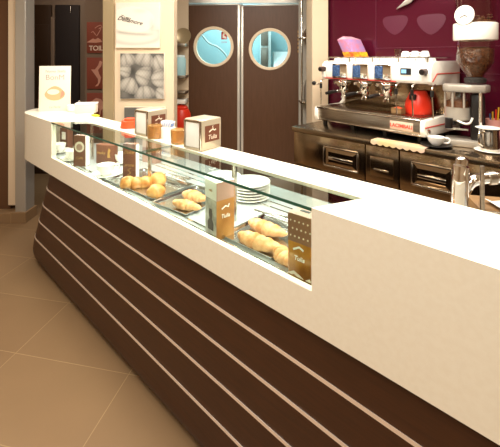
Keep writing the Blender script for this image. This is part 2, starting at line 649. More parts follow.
def swing_door(name, p0, p1, z1, win_px, win_py, rpx, flip):
    a, c = Vector((p0[0], p0[1], 0)), Vector((p1[0], p1[1], 0))
    mid, L = (a + c) / 2, (c - a).length
    rz = atan2((c - a).y, (c - a).x)
    r = thing(name, '', '', mid, rz)
    for k in ('label', 'category'):
        del r[k]
    r['kind'] = 'structure'
    # hole for the round window
    u = (win_px - 250) / F
    ex = (c - a).normalized()
    s = (u * mid.y - mid.x) / (ex.x - u * ex.y)            # along the leaf from its middle
    Yw = mid.y + ex.y * s
    zc = H - (win_py - HZ) / F * Yw
    R = rpx / F * Yw
    T = .022
    n = 48
    b = MB()
    t = bmesh.new()
    for side in (-T, T):
        hole = [t.verts.new((s + R * .88 * cos(2 * pi * k / n), side, zc + R * .88 * sin(2 * pi * k / n))) for k in range(n)]
        out = []
        for k in range(n):
            cx, cz = cos(2 * pi * k / n), sin(2 * pi * k / n)
            m_ = max(abs(cx), abs(cz))
            x_, z_ = cx / m_, cz / m_
            X = s + (x_ * (L / 2 - s) if x_ > 0 else x_ * (L / 2 + s))
            Z = zc + (z_ * (z1 - zc) if z_ > 0 else z_ * (zc - .015))
            out.append(t.verts.new((X, side, Z)))
        for k in range(n):
            k2 = (k + 1) % n
            t.faces.new((hole[k], hole[k2], out[k2], out[k]))
        if side < 0:
            h0, o0 = hole, out
    for k in range(n):
        k2 = (k + 1) % n
        t.faces.new((h0[k], h0[k2], hole[k2], hole[k]))
        t.faces.new((o0[k], o0[k2], out[k2], out[k]))
    bmesh.ops.recalc_face_normals(t, faces=t.faces)
    b._add(t)
    leaf = obj('door_leaf', b, 'door', r, angle=25)
    q = Matrix.Rotation(radians(90), 4, 'X')
    ring = MB().lathe([(R * .86, -.034), (R * .97, -.036), (R, -.03), (R, .03), (R * .97, .036), (R * .86, .034)], (s, 0, zc), 48, q, closed=True)
    rg = obj('round_window_frame', ring, 'portframe', r)
    obj('pane', MB().lathe([(0, -.004), (R * .87, -.004), (R * .87, .004), (0, .004)], (s, 0, zc), 48, q), 'teal', rg)
    e = MB()
    xe = (L / 2 - .017) * (1 if flip else -1)
    e.box((xe, 0, z1 / 2 + .005), (.034, .05, z1 - .012), .004)
    obj('edge_strip', e, 'palesteel', r)
    h = MB()
    xh = (L / 2 - .016) * (-1 if flip else 1)
    for k in range(6):
        h.box((xh, -.026, zc + .22 - k * .05), (.016, .012, .028), .003)
    obj('hinge_studs', h, 'cardgold', r)
    obj('top_rail', MB().box((0, 0, z1 + .006), (L, .05, .018), .003), 'greymetal', r)
    return r, s, zc, R


YL, YR = 4.95, 4.86
A0 = ((186.5 - 250) / F * YL, YL)
A1 = ((240 - 250) / F * 4.9, 4.9)
B0 = ((241 - 250) / F * 4.9, 4.9)
B1 = ((299.5 - 250) / F * 4.8, 4.8)
dl, s1_, zc1, R1 = swing_door('door_1', A0, A1, H + (HZ - 5.3) / F * 4.92, 213.8, 46.8, 20.2, True)
dr, s2_, zc2, R2 = swing_door('door_2', B0, B1, H + (HZ - 5.8) / F * 4.85, 269.8, 49.2, 21.0, False)
struct('trim_9', MB().box(((240.5 - 250) / F * 4.9, 4.965, 1.13), (.07, .03, 2.26), .004), 'greymetal')
stk = MB().box((s1_ + R1 * .52, -.007, zc1 + R1 * .55), (.075, .002, .1), .0005)
sticker = wobj('sticker', stk, 'sign', dl) if False else obj('sticker', stk, 'redtrim', dl)
obj('sticker_figure', MB().prism([(-.02, -.03), (.03, -.04), (.03, -.02), (0, .0), (.01, .03), (-.01, .035), (-.02, .01)], 0, .001,
    face_mtx((s1_ + R1 * .52, -.0082, zc1 + R1 * .55), (1, 0, 0), (0, 0, 1))), 'paper', sticker)
text('sticker_caption', 'TIRARE', .026, 'redtrim', dl, face_mtx((s1_ + R1 * .52, -.0062, zc1 + R1 * .22), (1, 0, 0), (0, 0, 1)))

# kitchen things behind the round windows, and a window reflection built as a tube
kc = thing('kitchen_cabinet', 'tall pale kitchen cabinet with shelves seen through the right round door window', 'cabinet', (.24, 5.75, 0))
obj('body', MB().box((0, .1, 1.1), (.16, .3, 2.2), .006), 'kitchenwhite', kc)
b = MB()
for k in range(4):
    b.box((-.02, -.056, .9 + k * .33), (.11, .012, .3), .004)
obj('shelf_front', b, 'greymetal', kc)
hb = thing('extractor_hood', 'white kitchen extractor hood behind the right round door window', 'hood', (.58, 5.8, 1.2))
obj('hood_shell', MB().extx([(-.2, 0), (.3, 0), (.3, .45), (.1, .45), (-.2, .12)], -.22, .22, .004), 'kitchenwhite', hb)
obj('rim', MB().box((0, -.2, .03), (.45, .02, .06), .004), 'steel', hb)
hz_ = MB().tube([(-.95, 5.3, 2.998), (-.85, 5.3, 2.2), (-.62, 5.3, 1.8), (-.45, 5.3, 1.7), (-.32, 5.3, 1.55), (-.28, 5.3, 1.3)], .012, 8, 3)  # pale arc of a reflection, modelled as a hanging tube
tag(obj('reflection_arc', hz_, 'kitchenwhite'), 'pale curved tube shaped after a reflection in the left round door window', 'reflection')

# ------------------------------------------------------------------ narrow gaps beside the doors
# left gap: a steel rack with shelves; red pot on the lowest
gx0, gx1 = XJ(166, 4.7), XJ(185.2, 4.6)
rk = thing('shelf_rack', 'narrow steel shelf rack in the gap left of the brown swing doors', 'shelf', ((gx0 + gx1) / 2, 4.72, 0))
wdt = gx1 - gx0
obj('back_panel', MB().box((0, .13, 1.2), (wdt, .02, 2.4)), 'cream', rk)
for py in (45, 77, 93):
    z = H - (py - HZ) / F * 4.6
    obj('shelf_board', MB().box((0, 0, z), (wdt, .24, .035), .004), 'brushed', rk)
obj('shelf_board', MB().box((0, 0, H - (102 - HZ) / F * 4.6), (wdt, .24, .05), .004), 'white', rk)
obj('shelf_board', MB().box((0, 0, H - (139 - HZ) / F * 4.6), (wdt, .24, .04), .004), 'brushed', rk)
bz = H - (77 - HZ) / F * 4.6 + .018
gj = thing('storage_jar', 'pale teal storage jar on the steel rack beside the left swing door', 'jar', (XJ(180, 4.7), 4.68, bz))
obj('jar_body', MB().lathe([(0, 0), (.07, 0), (.076, .01), (.076, .2), (.06, .225), (0, .225)]), 'tealwall', gj)
obj('lid', MB().lathe([(0, .225), (.064, .225), (.064, .25), (0, .255)]), 'kitchenwhite', gj)
kz = H - (45 - HZ) / F * 4.6 + .018
dsh = thing('round_plate', 'brown round plate leaning on the top shelf of the rack left of the doors', 'plate', (XJ(183, 4.7), 4.7, kz))
obj('dish', MB().lathe([(0, 0), (.07, .0), (.1, .018), (.1, .022), (.068, .006), (0, .006)], (0, .02, .1), 28, Matrix.Rotation(radians(80), 4, 'X')), 'jamb', dsh)
pz0 = H - (139 - HZ) / F * 4.6 + .02
rp = thing('red_pot', 'large glossy red pot on the lowest visible shelf left of the swing doors', 'pot', (XJ(180.5, 4.66), 4.66, pz0))
obj('pot_body', MB().lathe([(0, 0), (.1, 0), (.125, .04), (.135, .16), (.125, .28), (.1, .34), (.09, .345), (0, .35)]), 'red', rp)
obj('lid', MB().lathe([(0, .35), (.092, .345), (.092, .365), (.05, .39), (.015, .395), (.015, .41), (0, .412)]), 'red', rp)

# right gap: mirror-polished steel upright with a few kitchen things on shelves before it
hx0, hx1 = XJ(301.2, 4.5), XJ(321, 4.5)
mp = thing('steel_cupboard', 'tall narrow polished steel cupboard in the gap right of the brown swing doors', 'cupboard', ((hx0 + hx1) / 2, 4.62, 0))
hw = hx1 - hx0
obj('sheet', MB().box((0, .12, 1.25), (hw, .02, 2.5)), 'palesteel', mp)
for py in (38, 103):
    obj('shelf_board', MB().box((0, 0, H - (py - HZ) / F * 4.5), (hw, .22, .025), .004), 'steel', mp)
obj('post', MB().box((-hw / 2 + .011, -.1, 1.2), (.02, .02, 2.4), .003), 'steel', mp)
z = H - (38 - HZ) / F * 4.5 + .013
bw = thing('steel_bowl', 'upturned steel mixing bowl on the upper shelf right of the swing doors', 'bowl', (XJ(310.5, 4.62), 4.62, z))
obj('bowl_shell', MB().lathe([(.096, 0), (.1, .004), (.094, .05), (.075, .1), (.045, .125), (0, .13)]), 'chrome', bw)
obj('foot_ring', MB().lathe([(.045, .124), (.045, .136), (.04, .136), (.04, .124)], closed=True), 'chrome', bw)
z = H - (103 - HZ) / F * 4.5 + .013
fl = thing('grey_flask', 'dark grey rounded jug on the lower shelf right of the swing doors', 'jug', (XJ(310.5, 4.62), 4.62, z))
obj('body', MB().lathe([(0, 0), (.08, 0), (.088, .02), (.085, .16), (.06, .25), (.035, .3), (.035, .33), (0, .33)]), 'greymetal', fl)
obj('cap', MB().lathe([(0, .33), (.04, .33), (.04, .36), (0, .365)]), 'black', fl)

# ------------------------------------------------------------------ pier and maroon wall behind the machine
DW = 3.24                                                  # maroon wall, along the back bar
tW0 = tb_at(327, DW)
P0 = bp(tW0, DW)
yp = P0.y
xp0, xp1 = XJ(312.3, yp - .06), P0.x
w = MB()
w.box(((xp0 + xp1) / 2, yp + .14, 1.5), (xp1 - xp0, .4, 3), .004)
struct('wall_pier', w, 'cream')
w = MB()
a = bp(tW0 - .002, DW)
e = bp(tW0 - 3.6, DW)
mid = (a + e) / 2 + BN * .06
w.box((mid.x, mid.y, 1.5), ((e - a).length, .12, 3), 0, B_ROT)
struct('wall_back', w, 'maroon')
wallroot_mtx = lambda t, z: face_mtx(bp(t, DW - .0006, z), -BD, (0, 0, 1))


def wall_z(px, py):
    t = tb_at(px, DW)
    P = bp(t, DW)
    return t, H - (py - HZ) / F * P.y


for i, (z_, nm) in enumerate(((H + .09, ''), (H - .12, ''))):
    w = MB()
    a = bp(tb_at(376, DW), DW - .0015, z_)
    e = bp(tb_at(520, DW), DW - .0015, z_)
    w.box((a + e) / 2, ((e - a).length, .003, .005), 0, B_ROT)
    struct('trim_%d' % (6 + i), w, 'maroonline')
w = MB()
a = bp(tb_at(376, DW), DW - .0015, 1.9)
w.box(a, (.004, .003, 1.2), 0, B_ROT)
struct('trim_8', w, 'maroonline')
for px, py, s, lab in ((395, 23, .1, 'left'), (431, 22, .1, 'right')):
    t, z = wall_z(px, py)
    P = bp(t, DW - .0005, z)
    pts = []
    for k in range(40):
        a_ = 2 * pi * k / 40
        x = 1.15 * s * (abs(sin(a_)) ** 1.3) * (1 if sin(a_) > 0 else -1)
        y = s * (.85 * cos(a_) + .22 - .22 * cos(2 * a_))
        pts.append((x, y - .02))
    o = MB().prism(pts, 0, .001, face_mtx(P, -BD, (0, 0, 1)))
    tag(obj('wall_decal', o, 'maroonlight', smooth=False),
        'faint heart shaped decal on the maroon wall, the %s one of the pair' % lab, 'decal', 'decals on the maroon wall')
t, z = wall_z(409, 4)
sp = MB().prism([(-.1, -.04), (.02, .0), (.16, .11), (.02, .06)], 0, .02, face_mtx(bp(t, DW - .022, z), -BD, (0, 0, 1)), .003)
tag(obj('wall_ornament', sp, 'greymetal'), 'small grey pointed ornament high on the maroon wall above the machine', 'ornament')

# ------------------------------------------------------------------ toilet signs in the corridor
YS = 4.3
tx0 = XJ(86.5, YS)


def toilet_sign(y0, y1, art, label, words=None):
    z0, z1 = H - (y1 - HZ) / F * YS, H - (y0 - HZ) / F * YS
    hgt = z1 - z0
    wd = .36
    r = thing('toilet_sign', label, 'sign', (tx0 + wd / 2, YS, z0), 0, 'rust coloured toilet signs')
    obj('board', MB().box((0, .012, hgt / 2), (wd, .012, hgt), .002), 'sign', r)
    for poly in art:
        obj('line_art', MB().prism([(x * wd - wd / 2, y * hgt) for x, y in poly], 0, .0015, face_mtx((0, .006, 0), (1, 0, 0), (0, 0, 1))), 'signart', r, smooth=False)
    if words:
        text('lettering', words, .078, 'signtext', r, face_mtx((.01, .005, hgt * .15), (1, 0, 0), (0, 0, 1)), spacing=.95, bold=.001)
    return r


def ribbon(pts, w):
    L, R = [], []
    for i, p in enumerate(pts):
        q0, q1 = pts[max(i - 1, 0)], pts[min(i + 1, len(pts) - 1)]
        dx_, dy_ = q1[0] - q0[0], q1[1] - q0[1]
        l = sqrt(dx_ * dx_ + dy_ * dy_) or 1
        L.append((p[0] - dy_ / l * w, p[1] + dx_ / l * w))
        R.append((p[0] + dy_ / l * w, p[1] - dx_ / l * w))
    return L + R[::-1]


toilet_sign(22, 53, [[(.0, .34), (.12, .42), (.2, .47), (.28, .44), (.36, .49), (.44, .44), (.5, .36), (.3, .33)],
                     ribbon([(.14, .66), (.2, .7), (.28, .6), (.32, .55), (.4, .68), (.46, .8), (.38, .78)], .011),
                     ribbon([(.26, .8), (.34, .86), (.44, .9), (.5, .84), (.4, .8)], .011)],
            'rust red toilet sign with lettering and curly ribbon, topmost in the corridor', 'TOILETTE')
toilet_sign(57.5, 89, [[(.42, .9), (.5, .86), (.46, .72), (.36, .6), (.4, .48), (.46, .36), (.42, .2), (.36, .1), (.26, .08), (.36, .18), (.36, .32),
                        (.26, .46), (.14, .62), (.26, .62), (.36, .74)]],
            'rust red toilet sign with a pale leg figure, the middle one in the corridor')
toilet_sign(93, 124, [[(.1, .5), (.14, .72), (.3, .84), (.46, .8), (.56, .62), (.52, .5), (.46, .44), (.44, .3), (.4, .3), (.4, .5), (.24, .56)]],
            'rust red toilet sign with a pale hat figure, the lowest one behind the counter')
# a wall piece behind the signs
w = MB()
w.box(((XJ(84, YS) + XJ(112, YS)) / 2 + .1, YS + .07, 1.5), (XJ(112, YS) - XJ(84, YS) + .2, .08, 3))
struct('wall_signs', w, 'taupe')

# ------------------------------------------------------------------ pictures on the cream wall
YB = YP - .028


def printed(name, w, h, func, n, parent, mtx):
    me = bpy.data.meshes.new(name)
    vs, fs, cols = [], [], []
    ny = max(2, int(n * h / w))
    for j in range(ny + 1):
        for i in range(n + 1):
            u, v = i / n, j / ny
            vs.append(mtx @ Vector(((u - .5) * w, (v - .5) * h, 0)))
            cols.append(func(u, v))
    for j in range(ny):
        for i in range(n):
            k = j * (n + 1) + i
            fs.append((k, k + 1, k + n + 2, k + n + 1))
    me.from_pydata(vs, [], fs)
    at = me.color_attributes.new('Print', 'FLOAT_COLOR', 'POINT')
    for k, c in enumerate(cols):
        at.data[k].color = c
    me.materials.append(M['print'])
    o = bpy.data.objects.new(name, me)
    COL.objects.link(o)
    o.parent = parent
    return o


def ss(a, b, x):
    x = min(1, max(0, (x - a) / (b - a)))
    return x * x * (3 - 2 * x)


def sepia(g):
    return (g * 1.0, g * .9, g * .76, 1)


CRS = [(.16, .86, .2, .15, 20), (.55, .88, .25, .17, -15), (.9, .8, .2, .17, 30), (.1, .62, .16, .14, 80), (.52, .5, .24, .17, 75),
       (.88, .45, .24, .17, 100), (.2, .3, .24, .17, -20), (.56, .14, .24, .15, 10), (.95, .12, .2, .15, 60)]


def croissant_print(u, v):
    g = .09 + .05 * sin(u * 17) * sin(v * 13)
    best = 9
    for cx, cy, ra, rb, an in CRS:
        a = radians(an)
        x, y = (u - cx), (v - cy)
        X, Y = (x * cos(a) + y * sin(a)) / (ra * 1.08), (-x * sin(a) + y * cos(a)) / (rb * 1.08)
        Y += .45 * X * X
        r = X * X + Y * Y * (1 + .5 * X * X)
        if r < 1 and r < best:
            best = r
            sh = sqrt(max(0, 1 - r))
            ridge = abs(sin(X * 4.6 + Y * (.5 if X > 0 else -.5) + .6)) ** .5
            g = .06 + .46 * sh * (.42 + .58 * ridge) * (.8 + .25 * Y) + .03 * sin(u * 90) * sin(v * 70)
    return sepia(g)


def cup_print(u, v):
    g = .70 - .05 * v
    # saucer and cup rim of an out-of-focus white cup
    e = ((u - .42) / .62) ** 2 + ((v - .3) / .22) ** 2
    g -= .16 * math.exp(-((e - 1) / .35) ** 2) * (1 if v < .4 else .3)
    c = ((u - .38) / .5) ** 2 + ((v - .62) / .3) ** 2
    if c < 1:
        g = .74
    g -= .28 * math.exp(-((v - (.34 + .12 * (u - .4) ** 2 - .08 * u)) / .035) ** 2) * ss(.95, .6, u) * ss(-.05, .1, u)
    g -= .14 * math.exp(-((u - .82) / .05) ** 2 - ((v - .5) / .16) ** 2)
    g -= .13 * math.exp(-((u - .56) / .16) ** 2 - ((v - .82) / .05) ** 2)
    return sepia(g)


def dark_print(u, v):
    return sepia(.10 + .16 * (sin(u * 9 + v * 4) > .3) * ss(.1, .5, u))


def picture(x0, y0, x1, y1, func, label, n):
    X0, X1 = XJ(x0, YB), XJ(x1, YB)
    Z0, Z1 = H - (y1 - HZ) / F * YB, H - (y0 - HZ) / F * YB
    r = thing('canvas_picture', label, 'picture', ((X0 + X1) / 2, YB + .014, Z0), 0, 'canvas pictures on the cream wall')
    obj('canvas', MB().box((0, 0, (Z1 - Z0) / 2), (X1 - X0, .028, Z1 - Z0), .002), 'cardcream', r)
    printed('photo_print', X1 - X0 - .006, Z1 - Z0 - .006, func, n, r, face_mtx((0, -.0155, (Z1 - Z0) / 2), (1, 0, 0), (0, 0, 1)))
    return r, X1 - X0, Z1 - Z0


r, w_, h_ = picture(115.8, 2.5, 160, 48, cup_print, 'pale canvas picture of a white cup with script, upper one on cream wall', 60)
rot = Matrix.Rotation(radians(-13), 4, 'Z')
text('lettering', 'Tazza', .045, 'darktext', r, face_mtx((-.12, -.017, h_ * .67), (1, 0, 0), (0, 0, 1)) @ rot, shear=.4)
text('lettering', 'Dellamore', .055, 'darktext', r, face_mtx((-.075, -.017, h_ * .60), (1, 0, 0), (0, 0, 1)) @ rot, shear=.4, bold=.0006)
picture(120, 53, 164.3, 99, croissant_print, 'grey canvas picture of a heap of croissants, middle one on cream wall', 110)
picture(124, 107, 165, 150, dark_print, 'dark canvas picture partly hidden behind the napkin dispenser, lowest on cream wall', 40)

# ------------------------------------------------------------------ the bar counter
DF, DG, DB_ = .8997, 1.070, 1.215                           # front face, rear edge of glass, rear edge of the ledge
TT = .013
ZW, ZL = .763, .880                                          # underside of the white shell, sill of the display
TR, TRB, TL, TLB = .6125, .538, 2.697, 2.553
TE, RE = 3.235, .34
ctr = thing('bar_counter', 'long white bar counter with dark wood cladding and built-in pastry display', 'counter', cp(1.4, 1.1, 0), C_ROT)


def P2(t, D):
    v = cp(t, D)
    return (v.x, v.y)


endarc = [P2(TE + RE * sin(a_), DF + RE * (1 - cos(a_))) for a_ in [radians(k) for k in range(0, 113, 7)]]
tail = [P2(3.36, 1.385), P2(3.14, 1.366), P2(2.75, 1.215)]
top = [P2(-1, DF), P2(TR, DF), P2(TRB, DG), P2(TLB, DG), P2(TL, DF)] + endarc + tail + [P2(-1, DB_)]
b = MB()
b.prism(top, ZT - TT, ZT)
b.prism([P2(-1, DF), P2(TR, DF), P2(TRB, DG), P2(TRB, DB_), P2(-1, DB_)], ZW, ZT - TT)
inarc = [P2(TE + (RE - .03) * sin(a_), DF + .03 + (RE - .03) * (1 - cos(a_))) for a_ in [radians(k) for k in range(0, 113, 7)]]
b.prism([P2(TL, DF)] + endarc + inarc[::-1] + [P2(TL, DF + .03)], ZW, ZT - TT)
b.prism([P2(TR, DF), P2(TL, DF), P2(TL, DF + .022), P2(TR, DF + .022)], ZW, ZL)
wobj('white_shell', b, 'corian', ctr, angle=25)


def clad_ring(z, extra=0.0, dt=0.0):
    D = .9087 + .023 * (z - .05) - extra
    tz = 2.884 + (.625 - z) * .54 - .07 + dt
    r = .25
    pts = [cp(-1, D, z), cp(1.0, D, z)]
    for k in range(0, 15):
        a_ = radians(k * 8)
        pts.append(cp(tz + (r + extra) * sin(a_), D + extra + r - (r + extra) * cos(a_), z))
    pts.append(cp(tz - .1, 1.45, z))
    return pts


zs = [ZW, .7, .625, .56, .49, .42, .355, .28, .21, .15, .11, .085, .065, .05]
dts = {.11: -.01, .085: -.035, .065: -.075, .05: -.14}
rows = [clad_ring(z, 0 if z > .08 else (-.003 if z > .055 else -.008), dts.get(z, 0)) for z in zs]
rows.append(clad_ring(.05, -.06, -.2))
wobj('wood_cladding', MB().grid(rows), 'wood', ctr, angle=40)
for z in (.625, .4904, .3554, .2106):
    up, lo = z + .0055, z - .0055
    wobj('inlay_strip', MB().grid([clad_ring(up, -.001), clad_ring(up, .0022), clad_ring(lo, .0022), clad_ring(lo, -.001)]), 'strip', ctr)
wobj('plinth', MB().prism([P2(-1, .955), P2(2.9, .955), P2(3.0, 1.02), P2(3.0, 1.4), P2(-1, 1.4)], 0, .075), 'darkgrey', ctr)
wobj('cabinet_body', MB().prism([P2(-1, .945), P2(2.72, .945), P2(2.72, 1.6), P2(-1, 1.6)], .075, .755), 'plasterdark', ctr)
wobj('display_floor', MB().prism([P2(-1, .925), P2(3.2, .925), P2(3.2, 1.35), P2(2.9, 1.63), P2(-1, 1.63)], .76, ZF), 'shelfsteel', ctr)
for D_ in (.955, 1.02, 1.38, 1.43):
    wobj('shelf_rail', MB().prism([P2(.6, D_), P2(2.75, D_), P2(2.75, D_ + .008), P2(.6, D_ + .008)], ZF - .001, ZF + .004), 'chrome', ctr)
# glass
T_ = .010
gl = wobj('glass_top', MB().prism([P2(TR - .001, DF), P2(TRB, DG + .004), P2(TLB, DG + .004), P2(TL + .001, DF)], ZT - T_, ZT - .0005), 'topglass', ctr, smooth=False)
wobj('glass_edge', MB().prism([P2(TR, DF - .0012), P2(TL, DF - .0012), P2(TL, DF - .0002), P2(TR, DF - .0002)], ZT - T_, ZT - .0005), 'edge', ctr, smooth=False)
for tj in (1.55,):
    a, c = cp(tj, DF, 0), cp(tj, DG, 0)
    wobj('glass_joint', MB().prism([P2(tj - .002, DF), P2(tj + .002, DF), P2(tj + .002, DG), P2(tj - .002, DG)], ZT - T_ - .0004, ZT + .0002), 'edge', ctr, smooth=False)
fg = MB().prism([P2(TR, DF + .005), P2(TL, DF + .005), P2(TL, DF + .013), P2(TR, DF + .013)], ZL - .02, ZT - T_)
wobj('front_glass', fg, 'glass', ctr, smooth=False)
b = MB()
b.prism([P2(TR, DF + .0225), P2(TL, DF + .0225), P2(TL, DF + .035), P2(TR, DF + .035)], ZL - .05, ZL - .004)
wobj('glass_channel', b, 'steel', ctr)
for tj in (.56, 1.2, 1.9, 2.66):
    p = cp(tj, 1.16, 0)
    wobj('support_post', MB().cyl((p.x, p.y, ZF), (p.x, p.y, ZT - TT), .011), 'steel', ctr)
# strip lamp of the display under the ledge
p = cp(1.8, 1.14, ZT - TT - .004)
area('display_strip_lamp', p, 2.45, 12, (1, .97, .92), (0, 0, C_ROT), .03)
wobj('lamp_rail', MB().box(cp(1.8, 1.185, ZT - TT - .007), (2.5, .018, .012), .002, C_ROT), 'white', ctr)


# ------------------------------------------------------------------ things in the display
def card_box(loc, rz, w, d, h, body, label, name='coffee_box', group=None):
    r = thing(name, label, 'box', loc, rz, group)
    obj('carton', MB().box((0, 0, h / 2), (w, d, h), .0015), body, r)
    return r


RZ = C_ROT
# local -y of a thing turned by C_ROT faces the guests, local +x runs towards the right end
zf = ZF
# brown box with a round cup picture, far left
P = pz(83, 169, zf)
def on_shelf(t, D):
    return cp(t, D, ZF)


def spot(px, D, z=ZF):
    return cp(td_at(px, D), D, z)


r = card_box(spot(81.5, 1.045), RZ + .6, .088, .045, .205, 'brownbox', 'brown coffee box with a round white cup picture, left in display', group='coffee boxes in the display')
q = face_mtx((0, -.023, .13), (1, 0, 0), (0, 0, 1))
obj('cup_emblem', MB().prism([(.035 * cos(2 * pi * k / 32), .035 * sin(2 * pi * k / 32)) for k in range(32)], 0, .0007, q), 'cardcream', r, smooth=False)
obj('coffee_disc', MB().prism([(.022 * cos(2 * pi * k / 32), .022 * sin(2 * pi * k / 32) - .002) for k in range(32)], .0007, .0012, q), 'mauve', r, smooth=False)
text('lettering', 'Caffe', .024, 'cardgold', r, face_mtx((0, -.0235, .055), (1, 0, 0), (0, 0, 1)), shear=.3)
obj('side_label', MB().box((.0443, 0, .1025), (.0008, .042, .2)), 'paper', r)
# tall brown box in front of the brioches
r = card_box(spot(131, 1.13), RZ + .55, .085, .042, .215, 'brownbox', 'tall brown coffee box with gold script beside the brioches', group='coffee boxes in the display')
text('lettering', 'Dolce', .026, 'cardgold', r, face_mtx((-.002, -.0218, .165), (1, 0, 0), (0, 0, 1)), shear=.4)
text('lettering', 'aroma', .024, 'cardgold', r, face_mtx((0, -.0218, .09), (1, 0, 0), (0, 0, 1)), shear=.4)
obj('steam_motif', MB().prism(ribbon([(-.01, -.03), (.01, -.015), (-.008, 0), (.01, .012)], .002), 0, .0007, face_mtx((0, -.0212, .06), (1, 0, 0), (0, 0, 1))), 'cardgold', r, smooth=False)
obj('side_label', MB().box((.0428, 0, .107), (.0008, .039, .21)), 'paper', r)
# wide dark box behind the cup
r = card_box(spot(107, 1.19), RZ + .45, .14, .05, .13, 'brownbox', 'wide dark brown box with gold figures behind the coffee cup', group='coffee boxes in the display')
obj('gold_figure', MB().prism([(-.012, -.03), (.012, -.03), (.006, 0), (.014, .02), (0, .035), (-.008, .01)], 0, .0007, face_mtx((.035, -.0253, .075), (1, 0, 0), (0, 0, 1))), 'cardgold', r, smooth=False)
text('lettering', 'moka', .03, 'cardgold', r, face_mtx((-.03, -.026, .075), (1, 0, 0), (0, 0, 1)), shear=.3)
# small dark menu at the far left
r = card_box(spot(66.5, 1.17), RZ + .3, .09, .05, .16, 'brownbox', 'small dark box with a white square between the left cups', group='coffee boxes in the display')
obj('white_square', MB().box((0, -.0256, .1), (.045, .0008, .06)), 'paper', r)
# mauve box behind, seen through the glass
r = card_box(spot(152, 1.42), RZ + .3, .12, .06, .17, 'mauve', 'mauve box at the rear of the display behind the brioches', group='coffee boxes in the display')
obj('label_band', MB().box((0, -.0305, .08), (.118, .0008, .05)), 'brownbox', r)


def cup_saucer(loc, s, lab, labs, rz=0.0, coffee=True):
    sa = thing('saucer', labs, 'saucer', loc, rz, 'saucers in the display')
    obj('dish', MB().lathe([(0, 0), (.045 * s, 0), (.05 * s, .003), (.085 * s, .016), (.088 * s, .018), (.085 * s, .019), (.048 * s, .008), (0, .007)]), 'porcelain', sa)
    cu = thing('coffee_cup', lab, 'cup', (loc[0], loc[1], loc[2] + .0075), rz, 'coffee cups in the display')
    obj('bowl', MB().lathe([(0, 0), (.024 * s, 0), (.028 * s, .004), (.044 * s, .03 * s), (.05 * s, .062 * s), (.047 * s, .062 * s), (.041 * s, .032 * s), (.022 * s, .01), (0, .009)]), 'porcelain', cu)
    obj('handle', MB().tube([(.046 * s, 0, .052 * s), (.068 * s, 0, .052 * s), (.074 * s, 0, .035 * s), (.062 * s, 0, .02 * s), (.04 * s, 0, .02 * s)], .0055, 8, 3), 'porcelain', cu)
    return cu


cup_saucer(spot(106, 1.055), 1.05, 'white cup with printed band on a wide saucer beside the tall brown box', 'wide white saucer under the printed cup', .4)
cup_saucer(spot(121, 1.26), .95, 'white cup behind the tall brown box', 'white saucer half hidden behind the tall brown box', -2.6)
cup_saucer(spot(73, 1.06), 1.0, 'white cup close to the left of the round emblem box', 'white saucer left of the round emblem box', 2.5)
cup_saucer(spot(59, 1.07), 1.0, 'white cup in the left end corner of the display', 'white saucer in the left end corner of the display', 2.5)

# trays
def tray(loc, rz, w, d, label):
    r = thing('pastry_tray', label, 'tray', loc, rz, 'steel pastry trays')
    lip, hh = .014, .014
    b = MB()
    b.box((0, 0, .003), (w, d, .003))
    obj('base', b, 'tray', r)
    t = MB()
    ring = [(-w / 2, -d / 2), (w / 2, -d / 2), (w / 2, d / 2), (-w / 2, d / 2), (-w / 2, -d / 2)]
    sc = lambda f, z: [Vector((x * (1 + f / w * 2), y * (1 + f / d * 2), z)) for x, y in ring]
    t.grid([sc(0, .002), sc(lip * .5, hh), sc(lip, hh + .001), sc(lip, hh - .002), sc(lip * .6, hh - .003), sc(.002, 0)])
    obj('rim', t, 'tray', r, smooth=False)
    return r


tray(spot(148, 1.155), RZ + .06, .46, .25, 'steel pastry tray carrying five round brioches')
tray(spot(192, 1.17), RZ + .1, .22, .28, 'steel pastry tray carrying the pale loaf rolls behind the tall box')
tray(spot(268, 1.155), RZ + .02, .24, .26, 'steel pastry tray with three big croissants near the right end')


def pastry_mesh(L, R, ridges, bend, seed):
    rnd = random.Random(seed)
    rows = []
    n = 40
    for i in range(n + 1):
        u = i / n * 2 - 1
        env = max(0.0, (1 - abs(u) ** 2.1)) ** .75
        k = abs(sin((i / n) * pi * ridges))
        rr = R * (.10 + .9 * env) * (.77 + .23 * k ** .5)
        cx, cy = u * L / 2, bend * (u * u - .4)
        ang = atan2(2 * bend * u * 2 / L, 1)
        ring = []
        for j in range(20):
            a_ = 2 * pi * j / 20
            w_ = rr * (1 + .04 * sin(3 * a_ + u * 7 + seed))
            y, z = w_ * cos(a_), w_ * sin(a_) * (.86 if sin(a_) > 0 else .62)
            ring.append(Vector((cx - y * sin(ang), cy + y * cos(ang), z + R * .58)))
        rows.append(ring)
    return MB().grid(rows, True, True)


def pastry(name, loc, rz, L, R, ridges, bend, seed, m, label, group, rx=0.0):
    o = obj(name, pastry_mesh(L, R, ridges, bend, seed), m, angle=80)
    o.location = loc
    o.rotation_euler = (rx, 0, rz)
    return tag(o, label, 'pastry', group)


